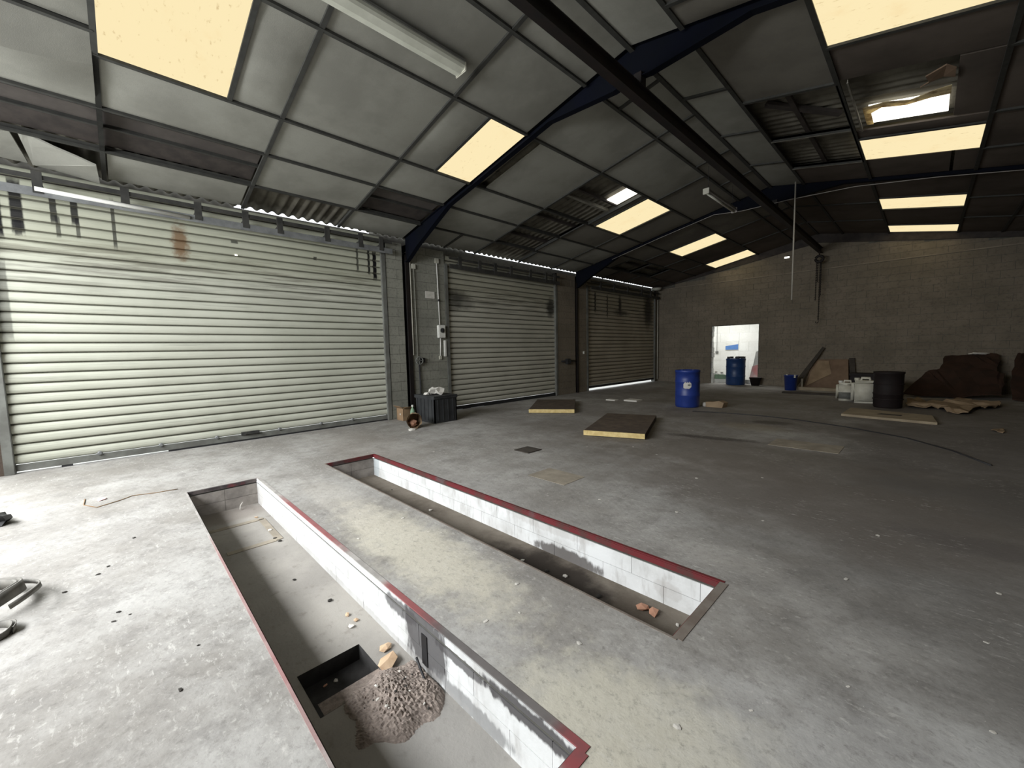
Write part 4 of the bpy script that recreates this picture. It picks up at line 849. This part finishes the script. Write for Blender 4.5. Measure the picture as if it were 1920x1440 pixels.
# ------------------------------------------------------------------ annex contents
Y = AY-.02
sg = thing('wall_sign', 'white and blue sign on the white wall seen through the doorway', 'sign', (-6.3,Y,1.5)); boxo('panel', -6.58, -6.02, Y-.008, Y, 1.32, 1.74, 'white_plastic', sg)
bm = bmesh.new(); prism(bm, [(-6.57,Y-.012,1.33),(-6.03,Y-.012,1.33),(-6.03,Y-.012,1.58),(-6.57,Y-.012,1.5)], (0,.003,0)); obj('blue_field', bm, 'signblue', sg)
cs = thing('cord_switch', 'thin cord with a switch on the white wall left of the sign', 'switch', (-6.95,Y,1.8)); tubeo('cord', [(-6.95,Y-.01,2.5),(-6.95,Y-.01,1.27)], .008, 'guide', cs, 5); boxo('box', -7.0, -6.88, Y-.05, Y, 1.18, 1.27, 'guide', cs, bevel=.006)
tag(boxo('white_kerb', -7.3, -4.6, 17.75, 18.1, 0, .16, 'white_plastic', bevel=.01), 'low white kerb on the floor just behind the doorway', 'kerb')
for i, (x, h, lab) in enumerate(((-6.35,.3,'leftmost white canister on the white kerb'), (-6.12,.27,'second white canister on the white kerb'), (-5.9,.25,'third white canister on the white kerb, behind the green one'))):
    k = thing('canister', lab, 'canister', (x,17.9,.16)); bm = bmesh.new(); lathe(bm, [(.09,0),(.1,.02),(.1,h*.75),(.05,h*.9),(.045,h)], 16, (x,17.9,.16)); kb = obj('body', bm, 'white_plastic', k, True); bm = bmesh.new(); lathe(bm, [(.05,h),(.05,h+.03)], 12, (x,17.9,.16)); obj('cap', bm, 'cream_plastic', kb)
k = thing('green_canister', 'low green canister in front of the white canisters', 'canister', (-5.95,17.82,.16)); boxo('body', -6.12, -5.68, 17.72, 17.79, .16, .34, 'green', k, bevel=.02); boxo('canister_cap', -6.0, -5.94, 17.73, 17.78, .34, .37, 'white_plastic', k)
lp = thing('pink_sheet', 'white sheet with a pinkish red lower half inside the right of the doorway', 'sheet', (-4.7,17.9,.16)); bm = bmesh.new(); prism(bm, [(-4.85,18.0,.3),(-4.62,18.0,.3),(-4.62,18.2,1.3),(-4.74,18.2,1.25)], (0,.01,0)); obj('upper_half', bm, 'white_plastic', lp)
bm = bmesh.new(); prism(bm, [(-4.9,17.98,.17),(-4.6,17.98,.17),(-4.6,18.06,.75),(-4.82,18.06,.68)], (0,.01,0)); obj('lower_half', bm, 'red_spray', lp)

# ------------------------------------------------------------------ pit rubble and scattered bits
random.seed(21)
bm = bmesh.new()
N = 64
g = {}
for i in range(N+1):
    for j in range(N+1):
        x = -2.14+.56*i/N; y = .62+.50*j/N
        wv = .12*math.sin(x*23+1)+.1*math.sin(y*31+x*9)
        d = math.hypot((x+1.85)/.26, (y-.93)/.23)+wv; h = .058*max(0, 1-d**1.6)
        g[i,j] = bm.verts.new((x, y, D-.004+h*random.uniform(.82,1.12)+(random.uniform(0,.006) if h > 0 else 0)))
for i in range(N):
    for j in range(N): bm.faces.new((g[i,j], g[i+1,j], g[i+1,j+1], g[i,j+1]))
o = tag(obj('rubble_pile', bm, 'rubble'), 'heap of brown grey rubble beside the sump in the left pit', 'rubble'); o['kind'] = 'stuff'
me_chip = []
for k in range(6):
    bm = bmesh.new(); bmesh.ops.create_icosphere(bm, subdivisions=1, radius=1)
    for v in bm.verts: v.co = Vector((v.co.x*random.uniform(.6,1.2), v.co.y*random.uniform(.5,1.1), (v.co.z*.5+.4)*random.uniform(.6,1.1)))
    me = bpy.data.meshes.new('chip'); bm.to_mesh(me); bm.free(); me_chip.append(me)
def chip(name, x, y, z, s, m, label, cat, group=None, k=None, flat=1.):
    me = random.choice(me_chip).copy(); me.materials.append(MAT[m]); o = bpy.data.objects.new(name, me); link(o); o.location = (x,y,z); o.scale = (s, s*.8, s*flat); o.rotation_euler = (0,0,random.uniform(0,6)); tag(o, label, cat, group); return o
chip('ochre_chunk', -2.12, 1.01, D, .08, 'ochre', 'pale ochre chunk beside the rubble heap in the left pit', 'stone', flat=.6)
chip('ochre_flake', -2.25, 1.06, D, .05, 'ochre', 'thin ochre flake behind the ochre chunk in the left pit', 'stone', flat=.7)
chip('brick_piece', -1.31, 2.49, D, .055, 'salmon', 'left salmon brick piece in the right pit', 'stone', flat=.7)
chip('brick_piece', -1.23, 2.5, D, .055, 'salmon', 'right salmon brick piece in the right pit, near the end ledge', 'stone', flat=.6)
for i in range(5): chip('sump_scrap', random.uniform(-2.38,-2.1), random.uniform(.72,.93), D-.10, random.uniform(.015,.03), 'salmon' if i % 2 else 'pale_chip', 'small pale scrap lying in the black sump', 'scrap', 'scraps in the sump', flat=.6)
for i in range(26):
    a, r = random.uniform(0, 6.28), random.uniform(0, .2); chip('rubble_stone', -1.86+r*math.cos(a), .93+r*math.sin(a), D+.06*(1-(r/.26)**2), random.uniform(.005,.013), random.choice(['rubble','pale_chip','dark_chip']), 'small stone on the rubble heap in the left pit', 'stone', 'stones on the rubble heap')
tag(tubeo('pit_cable', [(-1.72,.88,D+.008), (-1.78,.97,D+.01), (-1.83,1.08,D+.015), (-1.9,1.09,D+.05), (-1.95,1.095,D+.09)], .007, 'dark_plastic', None, 6), 'thin black cable trailing round the rubble heap in the left pit', 'cable')
for (x, y) in ((-2.64,1.04), (-2.74,1.02), (-2.6,.99), (-4.45,1.0), (-4.35,1.02), (-4.7,1.02), (-3.5,.9), (-3.0,1.0), (-5.2,1.0)): chip('pit_crumb', x, y, D, random.uniform(.012,.03), random.choice(['pale_chip','dark_chip','ochre']), 'small crumb on the bottom of the left pit', 'crumb', 'crumbs in the left pit')
for (x, y) in ((-1.94,2.44), (-2.1,2.4), (-1.8,2.35), (-2.36,2.38), (-4.9,2.5), (-3.9,2.45), (-1.06,2.49), (-1.6,2.4), (-2.0,2.3)): chip('pit_crumb', x, y, D, random.uniform(.012,.03), random.choice(['pale_chip','dark_chip']), 'small crumb on the bottom of the right pit', 'crumb', 'crumbs in the right pit')
tag(tubeo('twig', [(-5.6,.92,D+.01), (-5.62,.93,D+.05), (-5.6,.95,D+.09)], .006, 'pale_chip', None, 5), 'pale twig standing at the far end of the left pit', 'twig')
spots = [(.2,2.3),(-.15,2.2),(.45,2.6),(-.4,1.75),(-.6,1.5),(-1.2,1.55),(-1.75,1.7),(-1.7,1.35),(-1.6,1.55),(-3.2,1.3),(-3.3,1.75),(-2.9,1.8),(-.3,3.2),(-.9,3.9),(-1.5,3.6),(-2.2,3.4),(-1.8,4.7),(-2.6,5.3),(-3.1,5.5),(-2.2,6.1),(-1.2,5.2),(-3.6,8.9),(-2.4,8.6),(-1.6,8.2),(-3.0,11.5),(-2.6,12.2),(-4.4,4.1),(-4.0,4.5),(-3.6,5.1),(-5.2,3.3),(.3,3.0),(.05,1.45),(-.1,1.2),(-6.2,1.6),(-5.9,2.6),(-3.7,6.2),(-2.9,7.3),(-.2,4.2),(.4,3.6),(-4.9,5.2)]
for (x, y) in spots: chip('floor_chip', x+random.uniform(-.05,.05), y+random.uniform(-.05,.05), 0, random.uniform(.010,.022), 'pale_chip', 'small pale chip lying on the concrete floor', 'chip', 'pale chips scattered on the floor', flat=.25)
for (x, y) in ((-4.0,-.2),(-4.1,-.15),(-3.85,-.35),(-3.3,-.1),(-3.2,-.12),(-3.22,-.05),(-4.6,.0),(-2.6,.2),(-2.3,.1)): chip('dark_crumb', x, y, 0, random.uniform(.009,.018), 'dark_chip', 'dark crumb on the pale floor at the left', 'crumb', 'dark crumbs on the left floor', flat=.5)
